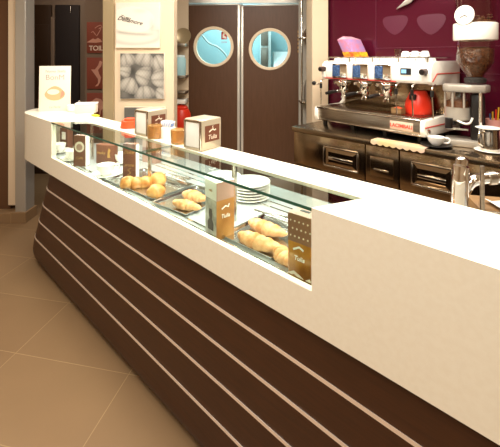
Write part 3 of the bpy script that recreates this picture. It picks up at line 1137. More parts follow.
tz = ZF + .005
pastry('croissant', spot(258, 1.05, tz), RZ + .12, .205, .038, 6, .02, 1, 'croissant', 'long croissant lying nearest the glass beside the honey box', 'croissants on the right tray')
pastry('croissant', spot(266, 1.16, tz), RZ + .05, .2, .036, 6, .018, 2, 'croissant', 'croissant lying behind the front one on the right tray', 'croissants on the right tray')
pastry('croissant', spot(284, 1.045, tz), RZ - .55, .12, .033, 5, .015, 3, 'croissant', 'short croissant half hidden behind the honey coloured box', 'croissants on the right tray')
pastry('pastry_roll', spot(186, 1.08, tz), RZ + .25, .17, .032, 5, .01, 4, 'croissant', 'long pale roll in front on the tray left of the tall box', 'rolls on the middle tray')
pastry('pastry_roll', spot(194, 1.17, tz), RZ + .15, .16, .038, 5, .012, 5, 'croissant', 'plump pale roll behind on the tray left of the tall box', 'rolls on the middle tray')


def brioche(loc, rz, s, label, seed):
    rows = []
    n = 16
    for i in range(n + 1):
        th = pi * i / n
        ring = []
        for j in range(28):
            a_ = 2 * pi * j / 28
            r_ = .036 * s * (1 + .07 * sin(5 * a_ + seed) * sin(th) + .05 * sin(3 * a_ + 2 * seed + th * 3))
            z = .030 * s * cos(th)
            ring.append(Vector((r_ * sin(th) * cos(a_) + 1e-5 * cos(a_), r_ * sin(th) * sin(a_) + 1e-5 * sin(a_), max(z, -.017 * s) + .017 * s)))
        rows.append(ring)
    o = obj('brioche', MB().grid(rows, True), 'brioche', angle=80)
    o.location = loc
    o.rotation_euler = (0, 0, rz)
    return tag(o, label, 'pastry', 'brioches on the left tray')


brioche(spot(128, 1.045, tz), 0, 1.25, 'flat glazed brioche at the left front of the brioche tray', 1)
brioche(spot(136, 1.075, tz), 1, 1.15, 'second brioche from the left on the brioche tray', 2)
brioche(spot(145.5, 1.12, tz), 2, 1.15, 'middle brioche standing back on the brioche tray', 3)
brioche(spot(156, 1.075, tz), 3, 1.3, 'front right brioche with a floury top on the brioche tray', 4)
brioche(spot(158, 1.19, tz), 4, 1.35, 'rearmost brioche at the right of the brioche tray', 5)

# tall boxes
P = pz(219.5, 237, ZF)
r = card_box(spot(219.5, 1.03), radians(38 - 90), .085, .085, .228, 'greyprint', 'tall grey and amber coffee box with a portrait, middle of the display', group='coffee boxes in the display')
obj('top_cover', MB().box((0, 0, .192), (.0866, .0866, .073), .001), 'paper', r)
obj('amber_face', MB().box((.0434, 0, .078), (.001, .0855, .156)), 'ambercard', r)
obj('mauve_band', MB().box((.0436, 0, .192), (.001, .0855, .072)), 'mauve', r)
obj('top_slot', MB().box((0, .01, .2288), (.03, .014, .0006)), 'darkgrey', r)
text('lettering', 'Tulia', .022, 'paper', r, face_mtx((.0445, .0, .09), (0, 1, 0), (0, 0, 1)), shear=.2)
text('lettering', 'caffe', .014, 'cardgold', r, face_mtx((-.0, -.0437, .19), (1, 0, 0), (0, 0, 1)), shear=.2)
obj('portrait_figure', MB().prism([(-.02, 0), (.02, 0), (.022, .03), (.01, .045), (.014, .065), (.008, .085), (-.008, .085), (-.014, .065), (-.008, .045), (-.022, .03)], 0, .0007,
    face_mtx((0, -.0428, .03), (1, 0, 0), (0, 0, 1))), 'darktext', r, smooth=False)
obj('cup_swoosh', MB().prism(ribbon([(-.018, 0), (0, .01), (.014, .004), (.018, .016)], .0025), 0, .0007, face_mtx((.044, .0, .12), (0, 1, 0), (0, 0, 1))), 'paper', r, smooth=False)

r = card_box(spot(305.5, 1.0), RZ + .06, .085, .075, .228, 'honey', 'honey coloured coffee box with dotted brown top at the right end', group='coffee boxes in the display')
obj('brown_band', MB().box((0, 0, .183), (.0862, .0762, .088), .001), 'mauvebrown', r)
obj('wave_print', MB().prism(ribbon([(-.041, .0), (-.02, .012), (0, .004), (.02, -.006), (.041, .006)], .005), 0, .0007, face_mtx((0, -.0378, .03), (1, 0, 0), (0, 0, 1))), 'cardcream', r, smooth=False)
b = MB()
for i in range(5):
    for j in range(3):
        b.prism([(.0028 * cos(2 * pi * k / 10), .0028 * sin(2 * pi * k / 10)) for k in range(10)], 0, .0006,
                face_mtx((-.032 + i * .016 + (j % 2) * .008, -.0384, .158 + j * .024), (1, 0, 0), (0, 0, 1)))
obj('dots', b, 'cardcream', r, smooth=False)
obj('cup_swoosh', MB().prism(ribbon([(-.022, 0), (0, .012), (.016, .005)], .003), 0, .0007, face_mtx((0, -.0378, .115), (1, 0, 0), (0, 0, 1))), 'paper', r, smooth=False)
text('lettering', 'Tulia', .02, 'paper', r, face_mtx((0, -.0382, .09), (1, 0, 0), (0, 0, 1)), shear=.2)
obj('top_slot', MB().box((0, 0, .2288), (.035, .014, .0008)), 'darkgrey', r)
obj('pale_top', MB().box((0, 0, .2279), (.0855, .0755, .0006)), 'mauve', r)

# plates
pl = thing('plate', 'lowest white plate of the stack at the rear of the display', 'plate', spot(250, 1.405), 0, 'white plates stacked in the display')
obj('dish', MB().lathe([(0, 0), (.06, 0), (.066, .003), (.1, .014), (.105, .016), (.1, .0172), (.064, .006), (0, .005)]), 'porcelain', pl)
ords = ['lowest', 'second lowest', 'third from below', 'fourth from below', 'fifth from below', 'topmost']
for k in range(1, 6):
    p = spot(250, 1.405, ZF + k * .0145)
    dup(pl, p, 0, ords[k] + ' white plate of the stack at the rear of the display')
for k in range(3):
    p = spot(223, 1.46, ZF + k * .0145)
    dup(pl, p, 0, ['bottom', 'middle', 'top'][k] + ' plate of the short stack behind the tall box')
# tongs
tg = thing('serving_tongs', 'steel serving tongs lying across the rear of the right tray', 'tongs', spot(277, 1.275, ZF + .018), RZ + .15)
obj('arm', MB().tube([(-.12, .0, .01), (0, -.008, .012), (.1, -.012, .012)], .006, 8), 'tray', tg)
obj('arm', MB().tube([(-.12, .0, .01), (0, .012, .012), (.1, .02, .012)], .006, 8), 'tray', tg)
tg2 = dup(tg, spot(176, 1.285, ZF + .018), RZ + .1, 'steel serving tongs lying behind the brioche tray')

# ------------------------------------------------------------------ things on the counter
def dispenser(loc, rz, label):
    w, d, h = .135, .118, .145
    r = thing('napkin_dispenser', label, 'dispenser', loc, rz, 'napkin dispensers on the counter')
    b = MB()
    b.box((0, 0, h / 2), (w, d, h), .008, seg=3)
    obj('housing', b, 'brushed_cream', r)
    # napkin mouth faces the guests (-x side in its own frame is the narrow front)
    obj('napkins', MB().box((-w / 2 + .006, 0, h * .5), (.016, d - .026, h - .03), .003), 'paper', r)
    fr = MB()
    for sy in (-1, 1):
        fr.box((-w / 2 - .001, sy * (d / 2 - .008), h / 2), (.012, .008, h - .012), .003)
    fr.box((-w / 2 - .001, 0, h - .008), (.012, d - .012, .008), .003)
    obj('mouth_frame', fr, 'steel', r)
    q = face_mtx((0.002, -d / 2 - .0006, h * .53), (1, 0, 0), (0, 0, 1))
    lb = obj('logo_plate', MB().box((.002, -d / 2 - .0002, h * .53), (w * .72, .0012, h * .52)), 'brownbox', r)
    text('lettering', 'Tulia', .03, 'cardcream', lb, q @ Matrix.Translation((0, -.018, .0006)), shear=.2)
    obj('cup_swoosh', MB().prism(ribbon([(-.022, -.004), (0, .006), (.016, 0), (.024, .004)], .003), 0, .0007, q @ Matrix.Translation((0, .012, .0002))), 'cardcream', lb, smooth=False)
    obj('steam', MB().prism(ribbon([(0, .0), (.006, .006), (0, .012), (.005, .018)], .0018), 0, .0007, q @ Matrix.Translation((0, .016, .0002))), 'cardcream', lb, smooth=False)
    return r


M['brushed_cream'] = mat('cream_metal_housing', '#c9bba2', .3, .4)
zt_ = ZT + .0005
dispenser(cp(td_at(203, 1.145), 1.145, zt_), C_ROT + radians(96), 'cream napkin dispenser with brown logo plate standing nearest the swing doors')


dispenser(cp(td_at(151.5, 1.145), 1.145, zt_), C_ROT + radians(96), 'cream napkin dispenser standing behind the first amber pot')


def amber_pot(loc, label):
    r = thing('amber_pot', label, 'pot', loc, 0, 'amber pots on the counter')
    obj('body', MB().lathe([(0, 0), (.038, 0), (.04, .003), (.041, .068), (.039, .07), (.034, .07), (.033, .008), (0, .007)], seg=28), 'amber', r)
    obj('lid', MB().lathe([(0, .064), (.033, .064), (.033, .0685), (0, .0685)]), 'amber', r)
    return r


amber_pot(cp(td_at(155, 1.105), 1.105, zt_), 'amber plastic pot in front of the farther napkin dispenser')
amber_pot(cp(td_at(178.7, 1.12), 1.12, zt_), 'amber plastic pot between the sugar holder and the near napkin dispenser')
sh = thing('sugar_holder', 'small white holder of sugar sachets between the two amber pots', 'holder', cp(td_at(168, 1.15), 1.15, zt_), C_ROT + .3)
b = MB()
b.box((0, 0, .004), (.062, .05, .008), .002)
for sx in (-1, 1):
    b.box((sx * .029, 0, .03), (.005, .05, .06), .002)
for sy in (-1, 1):
    b.box((0, sy * .0235, .03), (.062, .004, .06), .002)
obj('holder', b, 'paper', sh)
for k in range(5):
    mrot = Matrix.Rotation(radians(-12 + 6 * k), 4, 'Y')
    s = thing('sugar_sachet', ['white and blue sugar sachet leaning leftmost in the holder', 'second sugar sachet from the left in the holder', 'sugar sachet in the middle of the holder',
                              'fourth sugar sachet from the left in the holder', 'sugar sachet leaning rightmost in the holder'][k], 'sachet', cp(td_at(168, 1.15), 1.15, zt_ + .0085) - CD * (-.018 + .009 * k), C_ROT + .3, 'sugar sachets')
    bb = MB().box((0, 0, .043), (.0035, .042, .084), .001)
    bb.xf(mrot)
    obj('paper', bb, 'paper', s)
    bb = MB().box((0, 0, .066), (.0042, .03, .02), .0005)
    bb.xf(mrot)
    obj('blue_print', bb, 'sugarblue', s)
rt = thing('red_tub', 'low orange red tub on the rear edge of the counter before the pictures', 'tub', cp(td_at(130, 1.165), 1.165, zt_), C_ROT)
obj('tub', MB().lathe([(0, 0), (.055, 0), (.058, .004), (.05, .042), (.046, .044), (0, .044)], seg=28), 'orange', rt)
obj('lid', MB().lathe([(0, .044), (.036, .044), (.034, .056), (0, .058)], seg=28), 'orange', rt)

# advert card
ca = cp(3.40, 1.215, zt_)
Pm = pz(54.7, 110.8, ZT)
cw = .235
ch = .365
r = thing('advert_card', 'upright white advert card with a round loaf picture on counter end', 'card', (Pm.x, Pm.y, zt_), radians(16))
tilt = Matrix.Rotation(radians(-4), 4, 'X')
b = MB().box((0, 0, ch / 2), (cw, .004, ch), .001)
b.xf(tilt)
obj('card', b, 'cardpaper', r)
q = tilt @ face_mtx((0, -.0025, 0), (1, 0, 0), (0, 0, 1))
text('lettering', 'Nuova Stella', .03, 'greytext', r, q @ Matrix.Translation((0, ch * .88, 0)), shear=.25)
text('lettering', 'BonM', .06, 'greytext', r, q @ Matrix.Translation((0, ch * .74, 0)))
text('lettering', 'Le Perle', .025, 'greytext', r, q @ Matrix.Translation((0, ch * .08, 0)), shear=.25)
pts = [(.075 * cos(2 * pi * k / 36) * (1.0), .052 * sin(2 * pi * k / 36) * (1.0 if sin(2 * pi * k / 36) < 0 else (1.15 - .5 * abs(cos(2 * pi * k / 36)) ** 2 + .1)) ) for k in range(36)]
pic = obj('loaf_picture', MB().prism(pts, 0, .0007, q @ Matrix.Translation((0, ch * .37, 0))), 'peach', r, smooth=False)
obj('loaf_glaze', MB().prism([(.04, -.035), (.07, -.01), (.072, .015), (.055, .03), (.045, .01)], .0007, .0012, q @ Matrix.Translation((0, ch * .37, 0))), 'peachred', pic, smooth=False)
obj('loaf_light', MB().prism([(.045 * cos(2 * pi * k / 24) - .012, .022 * sin(2 * pi * k / 24) + .018) for k in range(24)], .0007, .0011, q @ Matrix.Translation((0, ch * .37, 0))), 'cardcream', pic, smooth=False)
b = MB().box((0, .06, .012), (cw * .9, .1, .02), .002)
obj('foot', b, 'paper', r)
Pm = pz(42.5, 108.5, ZT)
r = thing('card_holder', 'small white upright holder behind the advert card at the counter end', 'holder', (Pm.x + .03, Pm.y + .05, zt_), radians(16))
obj('block', MB().box((0, 0, .07), (.07, .03, .14), .003), 'paper', r)
obj('base', MB().box((0, 0, .005), (.085, .05, .01), .002), 'paper', r)
Pm = pz(72.5, 111, ZT)
cup_ = thing('spoon_cup', 'white cup with a spoon right of the advert card', 'cup', (Pm.x, Pm.y, zt_), .6)
obj('bowl', MB().lathe([(0, 0), (.035, 0), (.04, .005), (.045, .05), (.042, .05), (.036, .008), (0, .007)]), 'porcelain', cup_)
obj('spoon', MB().tube([(-.02, 0, .01), (.03, .01, .06), (.06, .02, .075)], .004, 8), 'steel', cup_)
Pm = pz(85, 113.2, ZT)
r = thing('cream_box', 'low cream box at the counter end right of the spoon cup', 'box', (Pm.x, Pm.y + .03, zt_), radians(8))
obj('carton', MB().box((0, 0, .035), (.15, .08, .07), .003), 'cardcream', r)
obj('lid', MB().box((0, 0, .073), (.156, .086, .012), .003), 'paper', r)
Pm = pz(96, 116.6, ZT)
tag(obj('lime_card', MB().box((Pm.x - .01, Pm.y + .015, zt_ + .006), (.075, .03, .012), .002, C_ROT), 'lime'), 'small lime yellow card on the counter beside the cream box', 'card')

# ------------------------------------------------------------------ tap and box on the working side of the counter
tp = spot(457.5, 1.42)
t_ = thing('mixer_tap', 'tall chrome mixer tap with lever behind the white counter', 'tap', (tp.x, tp.y, ZF), 0)
obj('column', MB().cyl((0, 0, 0), (0, 0, .30), .024, .02), 'chrome', t_)
obj('base_ring', MB().lathe([(0, 0), (.036, 0), (.036, .008), (.024, .014), (0, .014)]), 'chrome', t_)
obj('spout', MB().tube([(.01, 0, .24), (.04, -.002, .295), (.08, -.004, .312), (.14, -.008, .318), (.2, -.01, .31)], .019, 14, 3), 'chrome', t_)
obj('spout_collar', MB().cyl((.1, -.006, .3145), (.125, -.008, .317), .0225), 'brushed', t_)
lv = MB().tube([(-.008, -.03, .19), (-.012, -.034, .26), (-.006, -.03, .34), (.002, -.024, .382)], [.026, .028, .027, .025, .02], 14, 3)
obj('lever', lv, 'chrome', t_)
obj('lever_cap', MB().ball((.002, -.024, .38), (.0195, .0195, .014), 16), 'chrome', t_)
wbp = spot(492, 1.5)
r = thing('wooden_box', 'brown wooden box with steel edge behind the counter at the right border', 'box', (wbp.x + .07, wbp.y, ZF), C_ROT * .3)
b = MB()
b.box((0, 0, .11), (.24, .16, .22), .004)
obj('box_body', b, 'woodbox', r)
obj('edge_frame', MB().box((0, -.08, .21), (.245, .01, .025), .003), 'brushed', r)
obj('corner_post', MB().box((-.12, -.08, .19), (.012, .012, .36), .002), 'brushed', r)
nk = MB().grid([[Vector((x, y, .012 * sin(x * 40) * (1 if y > 0 else .5) + .012)) for x in (-.08, -.05, -.02, .01, .04, .07)] for y in (-.05, -.02, .01, .04)])
nk.xf(Matrix.Translation((wbp.x + .07, wbp.y - .01, ZF + .2215)))
tag(obj('folded_napkin', nk, 'paper'), 'crumpled cream napkin on the wooden box behind the counter', 'napkin')

# ------------------------------------------------------------------ back bar
DBF, ZB = 2.54, .95
tA = tb_at(291.5, DBF)
tZ = tA - 3.2
b = MB()
m_ = (bp(tA, DBF + .34) + bp(tZ, DBF + .34)) / 2
b.box((m_.x, m_.y, ZB - .02), (tA - tZ, .68, .04), .004, B_ROT)
wt = obj('back_bar_worktop', b, 'bartop')
tag(wt, 'long steel worktop of the back bar under the coffee machine', 'worktop')
bounds = [tA - .01] + [tb_at(px, DBF + .02) for px in (365.5, 399.5, 482)] + [tZ]
labs = ['steel back bar cabinet with a wide recessed pull left of the napkin cloth', 'narrow plain steel cabinet under the napkin cloth',
        'steel back bar cabinet with a wide recessed pull right of the centre seam', 'steel back bar cabinet behind the mixer tap']


def pull(root, x, z, w, h):
    f = MB()
    T = .016
    for sx in (-1, 1):
        f.box((x + sx * (w / 2), -.006, z), (T, .02, h + T), .005)
    for sz in (-1, 1):
        f.box((x, -.006, z + sz * h / 2), (w + T, .02, T), .005)
    fr = obj('drawer_pull', f, 'steel', root)
    inner = MB()
    iw, ih = w * .72, h * .55
    o4 = [(-w / 2, -h / 2), (w / 2, -h / 2), (w / 2, h / 2), (-w / 2, h / 2), (-w / 2, -h / 2)]
    i4 = [(-iw / 2, -ih / 2), (iw / 2, -ih / 2), (iw / 2, ih / 2), (-iw / 2, ih / 2), (-iw / 2, -ih / 2)]
    inner.grid([[Vector((x + a_, -.004, z + c_)) for a_, c_ in o4], [Vector((x + a_, -.014, z + c_)) for a_, c_ in i4], [Vector((x + a_ * .96, .0, z + c_ * .93)) for a_, c_ in i4]])
    inner.box((x, -.002, z), (iw, .004, ih))
    obj('recess', inner, 'darkmirror', fr, smooth=False)
    obj('grip', MB().box((x, -.012, z - ih * .1), (iw, .012, ih * .3), .004), 'chrome', fr)


for i in range(4):
    t0, t1 = bounds[i], bounds[i + 1]
    c = (bp(t0, DBF + .02) + bp(t1, DBF + .02)) / 2
    wd = t0 - t1 - .003
    r = thing('back_bar_cabinet', labs[i], 'cabinet', (c.x, c.y, 0), B_ROT, 'back bar cabinets')
    obj('carcass', MB().box((0, .32, .49), (wd, .6, .82), .003), 'darkmirror', r)
    obj('plinth', MB().box((0, .34, .04), (wd, .54, .08)), 'darkgrey', r)
    df = obj('drawer_front', MB().box((0, .008, .77), (wd - .006, .024, .27), .003), 'darkmirror', r)
    lf = obj('door_front', MB().box((0, .008, .36), (wd - .006, .024, .52), .003), 'darkmirror', r)
    if i in (0, 2):
        px = 341 if i == 0 else 432
        tx = tb_at(px, DBF + .02)
        x = (t0 + t1) / 2 - tx
        wpull = (tb_at(324 if i == 0 else 412, DBF) - tb_at(358 if i == 0 else 452, DBF))
        pull(df, x, .755 if i == 0 else .77, wpull, .15)
    elif i == 1:
        f = MB()
        f.box((0, -.006, .76), (wd * .7, .006, .14), .003)
        obj('pressed_panel', f, 'darkmirror', df)
        obj('grip', MB().box((0, -.012, .74), (wd * .45, .012, .014), .004), 'steel', df)
    else:
        obj('grip', MB().box((0, -.012, .74), (wd * .3, .012, .02), .004), 'steel', df)

# ------------------------------------------------------------------ espresso machine
EX = Vector((.6155, -.788, 0)).normalized()
EY = Vector((.788, .6155, 0)).normalized()
MC = Vector((1.211, 2.588, 0)) - EX * .5 + EY * .27
M_ROT = atan2(EX.y, EX.x)
mac = thing('espresso_machine', 'long white and steel three group espresso machine on the back bar', 'coffee machine', (MC.x, MC.y, ZB), M_ROT)


def mx(px, yl):                                            # local x on the machine for an image column
    u = (px - 250) / F
    q = MC + EY * yl
    return (u * q.y - q.x) / (EX.x - u * EX.y)


def mz(px, py, yl):
    q = MC + EX * mx(px, yl) + EY * yl
    return H - (py - HZ) / F * q.y - ZB


# lower tray body with sloping steel front
obj('tray_body', MB().extx([(-.255, .045), (-.27, .075), (-.272, .15), (-.262, .166), (.25, .166), (.25, .045)], -.49, .47, .003), 'brushed', mac)
obj('front_rail', MB().box((-.01, -.268, .158), (.96, .022, .018), .006), 'chrome', mac)
obj('lower_rail', MB().box((-.01, -.262, .052), (.96, .012, .01), .004), 'chrome', mac)
g = MB()
for k in range(46):
    g.box((-.475 + k * .0206, -.06, .169), (.011, .36, .006), .0015)
obj('drip_grate', g, 'steel', mac)
obj('back_panel', MB().box((-.01, .17, .3), (.94, .12, .27), .004), 'darkmirror', mac)
for x in (-.45, -.15, .15, .43):
    for y in (-.2, .2):
        obj('foot', MB().cyl((x, y, 0), (x, y, .046), .02), 'black', mac)
body = [(-.165, .412), (-.178, .43), (-.182, .48), (-.176, .53), (-.155, .558), (-.12, .568), (.25, .568), (.25, .412)]
obj('upper_body', MB().extx(body, -.49, .47, .004), 'white', mac)
# side cheeks, C shaped
for sx in (-1, 1):
    x0 = .47 if sx > 0 else -.505
    cheek = [(-.275, .05), (-.285, .085), (-.285, .14), (-.27, .165), (.06, .175), (.1, .2), (.1, .385), (.06, .405), (-.16, .405), (-.188, .43), (-.192, .49),
             (-.18, .545), (-.15, .572), (-.1, .578), (.265, .578), (.265, .05)]
    ck = obj('side_cheek', MB().extx(cheek, x0, x0 + .035, .004), 'white', mac)
    xo = .506 if sx > 0 else -.506
    obj('red_line', MB().tube([(xo, -.28, .115), (xo, .1, .115), (xo, .262, .115)], .0045, 8, 0), 'redtrim', ck)
    obj('red_line', MB().tube([(xo, -.175, .43), (xo, -.11, .485), (xo, .262, .485)], .0045, 8, 0), 'redtrim', ck)
    obj('end_bolt', MB().cyl((xo - .004 * sx, .1, .115), (xo + .014 * sx, .1, .115), .02), 'steel', ck)
    obj('chrome_button', MB().cyl((xo - .004 * sx, -.24, .085), (xo + .012 * sx, -.24, .085), .018), 'chrome', ck)
# red plexi strip beneath the keypads
obj('red_strip', MB().box((mx(357, -.18), -.178, .419), (mx(392, -.18) - mx(322, -.18), .02, .007), .003), 'redtrim', mac)
# cup rail on top
rail = MB()
zr = .605
rail.tube([(-.47, .22, zr), (-.47, -.13, zr), (.45, -.13, zr), (.45, .22, zr)], .005, 8, 0)
for x in (-.47, -.24, -.01, .22, .45):
    rail.cyl((x, -.13, .565), (x, -.13, zr), .004)
obj('cup_rail', rail, 'steel', mac)
# group modules
for k, (p0, p1) in enumerate(((332.5, 347), (352.5, 368), (374.5, 391))):
    xa_, xb_ = mx(p0, -.19), mx(p1, -.19)
    xm, wm = (xa_ + xb_) / 2, xb_ - xa_
    md = obj('group_module', MB().box((xm, -.185, .487), (wm, .022, .125), .006), 'chrome', mac)
    obj('touch_pad', MB().box((xa_ + wm * .28, -.198, .488), (wm * .5, .008, .1), .004), 'blue', md)
    gz = MB()
    gz.cyl((xm, -.13, .36), (xm, -.13, .415), .05)
    gz.cyl((xm, -.13, .325), (xm, -.13, .36), .036, .042)
    gz.cyl((xm, -.175, .385), (xm, -.2, .375), .026)
    obj('group_head', gz, 'chrome', mac)
    pf = MB()
    pf.cyl((xm, -.13, .30), (xm, -.13, .326), .039)
    pf.cyl((xm, -.13, .283), (xm, -.13, .30), .016, .03)
    for sx in (-1, 1):
        pf.tube([(xm, -.13, .285), (xm + sx * .015, -.135, .272), (xm + sx * .02, -.137, .25)], .007, 8)
    pf.cyl((xm - .01, -.165, .312), (xm - .02, -.205, .31), .011)
    pfo = obj('portafilter', pf, 'chrome', mac)
    obj('handle', MB().tube([(xm - .02, -.2, .31), (xm - .035, -.25, .305), (xm - .05, -.31, .295)], [.011, .014, .015, .013], 10), 'black', pfo)
    obj('group_cover', MB().box((xm, -.155, .385), (wm * .9, .075, .03), .01, seg=3), 'chrome', mac)
# control panel on the right
xd = mx(405.5, -.185)
dsp = obj('display', MB().box((xd, -.183, .5), (.085, .01, .05), .004), 'screen', mac)
obj('lcd_window', MB().box((xd - .012, -.1885, .5), (.038, .002, .028)), 'lcd', dsp)
for px, z in ((424, .5), (322.5, .5)):
    x = mx(px, -.2)
    kn = obj('steam_knob', MB().cyl((x, -.17, z), (x - .0, -.235, z), .026, .022), 'knobbrown', mac)
    obj('cap', MB().cyl((x, -.234, z), (x, -.24, z), .018), 'black', kn)
# steam and water wands
for px, zx in ((397, 0), (413, 0), (433, 0), (322, 0)):
    x = mx(px, -.19)
    wv = MB().tube([(x, -.16, .41), (x, -.2, .39), (x, -.205, .33), (x + .012, -.215, .22), (x + .016, -.22, .18)], .0055, 8, 3)
    wo = obj('steam_wand', wv, 'chrome', mac)
    obj('grip', MB().cyl((x, -.2045, .37), (x + .001, -.2055, .325), .0125), 'black', wo)
lvx = mx(319, -.2)
lo = obj('steam_lever', MB().tube([(lvx, -.19, .36), (lvx - .01, -.22, .365), (lvx - .02, -.24, .37)], .006, 8), 'chrome', mac)
obj('knob', MB().ball((lvx - .022, -.243, .37), (.02, .02, .02), 16), 'black', lo)
# badge
xb0 = (mx(390, -.275) + mx(413, -.275)) / 2
bd = obj('badge', MB().box((xb0, -.275, .105), (mx(413, -.275) - mx(390, -.275), .006, .06), .002), 'badgeback', mac)
text('lettering', 'LACIMBALI', .036, 'badge', bd, face_mtx((xb0, -.2785, .104), (1, 0, 0), (0, 0, 1)), bold=.0012)


# espresso cups on top of the machine
def esp_cup(root=None):
    r = thing('espresso_cup', '', 'cup', (0, 0, 0), 0, 'espresso cups on the machine')
    obj('bowl', MB().lathe([(.0, .042), (.021, .042), (.023, .04), (.031, .022), (.034, .0), (.031, .0), (.028, .021), (.018, .037), (0, .038)], seg=24), 'porcelain', r)
    obj('handle', MB().tube([(.03, 0, .009), (.045, 0, .009), (.049, 0, .019), (.042, 0, .029), (.025, 0, .029)], .004, 8, 2), 'porcelain', r)
    return r


ec = None
nc = ['first', 'second', 'third', 'fourth', 'fifth', 'sixth', 'seventh', 'eighth', 'ninth', 'tenth', 'eleventh']


def mw(x, y, z):
    v = MC + EX * x + EY * y
    return Vector((v.x, v.y, ZB + z))


cups = []
for k in range(11):
    cups.append((-.405 + k * .078, -.085, .5685, '%s upturned espresso cup from the left in the front row on the machine' % nc[k]))
for k in range(5):
    cups.append((.085 + k * .078, -.005, .5685, '%s upturned espresso cup from the left in the second row on the machine' % nc[k]))
for k in range(3):
    cups.append((.22 + k * .078, .045 + .03, .5685, '%s upturned espresso cup from the left in the third row on the machine' % nc[k]))
for k in range(3):
    cups.append((.23 + k * .078, -.045, .611, '%s espresso cup from the left stacked above the others at the machine\'s right' % nc[k]))
for x, y, z, lab in cups:
    if ec is None:
        ec = esp_cup()
        ec.location = mw(x, y, z)
        ec['label'] = lab
    else:
        dup(ec, mw(x, y, z), x * 7, lab)
gz = thing('water_glass', 'small clear glass lying among the cups on top of the machine', 'glass', mw(.16, -.03, .611), .3)
obj('tumbler', MB().lathe([(0, 0), (.024, 0), (.03, .06), (.028, .06), (.022, .004), (0, .004)]), 'clear', gz)

# pink carton slumped to one side on the machine top
pb = thing('pink_carton', 'pink and lilac carton with fiery base slumped sideways on the espresso machine', 'carton', mw(mx(358.5, .08), .08, .5705), radians(-8))
shr = Matrix(((1, 0, -.42, 0), (0, 1, .1, 0), (0, 0, 1, 0), (0, 0, 0, 1))) @ Matrix.Rotation(radians(38), 4, 'Z')
b = MB().prism([(-.09, -.06), (.09, -.06), (.09, .06), (-.09, .06)], 0, .2, None, .003)
b.xf(shr)
obj('carton', b, 'pinkbox', pb)
b = MB().prism([(-.0915, -.0615), (.0915, -.0615), (.0915, .0615), (-.0915, .0615)], .004, .085)
b.xf(shr)
obj('flame_print', b, 'yellow', pb)
b = MB().grid([[Vector((x, y, .2)) for x, y in ((-.088, -.058), (.088, -.058), (.088, .058), (-.088, .058))], [Vector((x, y, .228)) for x, y in ((-.05, .0), (.05, .0), (.05, .008), (-.05, .008))]], True, True)
b.xf(shr)
obj('gable_top', b, 'pinktop', pb, smooth=False)

# red jug and small box on the grate
xj = mx(418.5, .0)
rj = thing('red_jug', 'bright red plastic jug with dark band on the machine drip grate', 'jug', mw(xj, .0, .1725), M_ROT)
obj('body', MB().lathe([(0, 0), (.098, 0), (.102, .008), (.1, .06), (.09, .1), (.07, .145), (.055, .175), (.05, .175), (.064, .143), (.085, .098), (.095, .06), (.096, .01), (0, .008)], seg=32), 'red', rj)
obj('band', MB().lathe([(.0705, .128), (.062, .15), (.066, .152), (.0735, .13)], seg=32, closed=True), 'black', rj)
obj('clip', MB().box((.0, -.085, .13), (.05, .03, .045), .008), 'black', rj)
xo_ = mx(399, -.13)
ob = thing('small_carton', 'small brown open carton with orange content on the drip grate', 'carton', mw(xo_, -.14, .1725), M_ROT)
b = MB()
b.box((0, 0, .003), (.085, .06, .006))
for sx in (-1, 1):
    b.box((sx * .041, 0, .022), (.003, .06, .044))
    b.box((0, sx * .0285, .022), (.085, .003, .044))
obj('tray', b, 'woodbox', ob)
obj('content', MB().ball((0, 0, .034), (.036, .024, .018), 16), 'orange', ob)

# ------------------------------------------------------------------ grinder
GC = Vector((1.518, 2.56, ZB))
gr = thing('coffee_grinder', 'tall coffee grinder with clear bean hopper beside the espresso machine', 'grinder', GC, radians(-31))
# local -x points to the front (guests' left)
obj('base', MB().prism([(-.165, -.055), (-.13, -.085), (.07, -.08), (.10, -.05), (.10, .05), (.07, .08), (-.13, .085), (-.165, .055)], 0, .045, None, .008), 'grey', gr)
obj('column', MB().box((.035, 0, .2), (.085, .10, .32), .02), 'black', gr)
obj('top_plate', MB().prism([(-.175, -.055), (-.14, -.09), (0, -.1), (.08, -.08), (.11, 0), (.08, .08), (0, .1), (-.14, .09), (-.175, .055)], .368, .42, None, .012), 'grey', gr)
dc = (-.085, 0, 0)
obj('doser_shaft', MB().cyl((-.085, 0, .262), (-.085, 0, .368), .014), 'black', gr)
for a_ in (200, 250, 300):
    obj('doser_rib', MB().cyl((-.085 + .08 * cos(radians(a_)), .08 * sin(radians(a_)), .26), (-.085 + .08 * cos(radians(a_)), .08 * sin(radians(a_)), .368), .007), 'grey', gr)
obj('chrome_post', MB().cyl((.05, -.075, .04), (.05, -.075, .37), .012), 'chrome', gr)
ch_ = obj('doser_chamber', MB().lathe([(.08, .26), (.08, .365)], dc), 'clear', gr)
obj('ground_coffee', MB().lathe([(0, .262), (.07, .262), (.07, .30), (.03, .325), (0, .33)], dc), 'ground', ch_)
obj('doser_body', MB().lathe([(0, .17), (.07, .17), (.08, .18), (.08, .262), (0, .262)], dc), 'grey', gr)
obj('chute', MB().lathe([(0, .13), (.03, .13), (.045, .17), (0, .17)], dc), 'black', gr)
obj('dose_lever', MB().tube([(-.085, -.07, .175), (-.04, -.12, .165), (-.01, -.14, .175), (.005, -.145, .21)], .007, 8, 2), 'white', gr)
obj('fork', MB().prism([(-.15, -.035), (-.02, -.035), (-.02, .035), (-.15, .035), (-.15, .022), (-.07, .022), (-.07, -.022), (-.15, -.022)], .105, .117), 'steel', gr)
obj('tamper', MB().cyl((-.135, -.075, .12), (-.135, -.075, .19), .024), 'black', gr)
obj('collar', MB().lathe([(0, .43), (.062, .43), (.066, .44), (.066, .462), (.05, .47), (0, .47)], (.02, 0, 0)), 'darkgrey', gr)
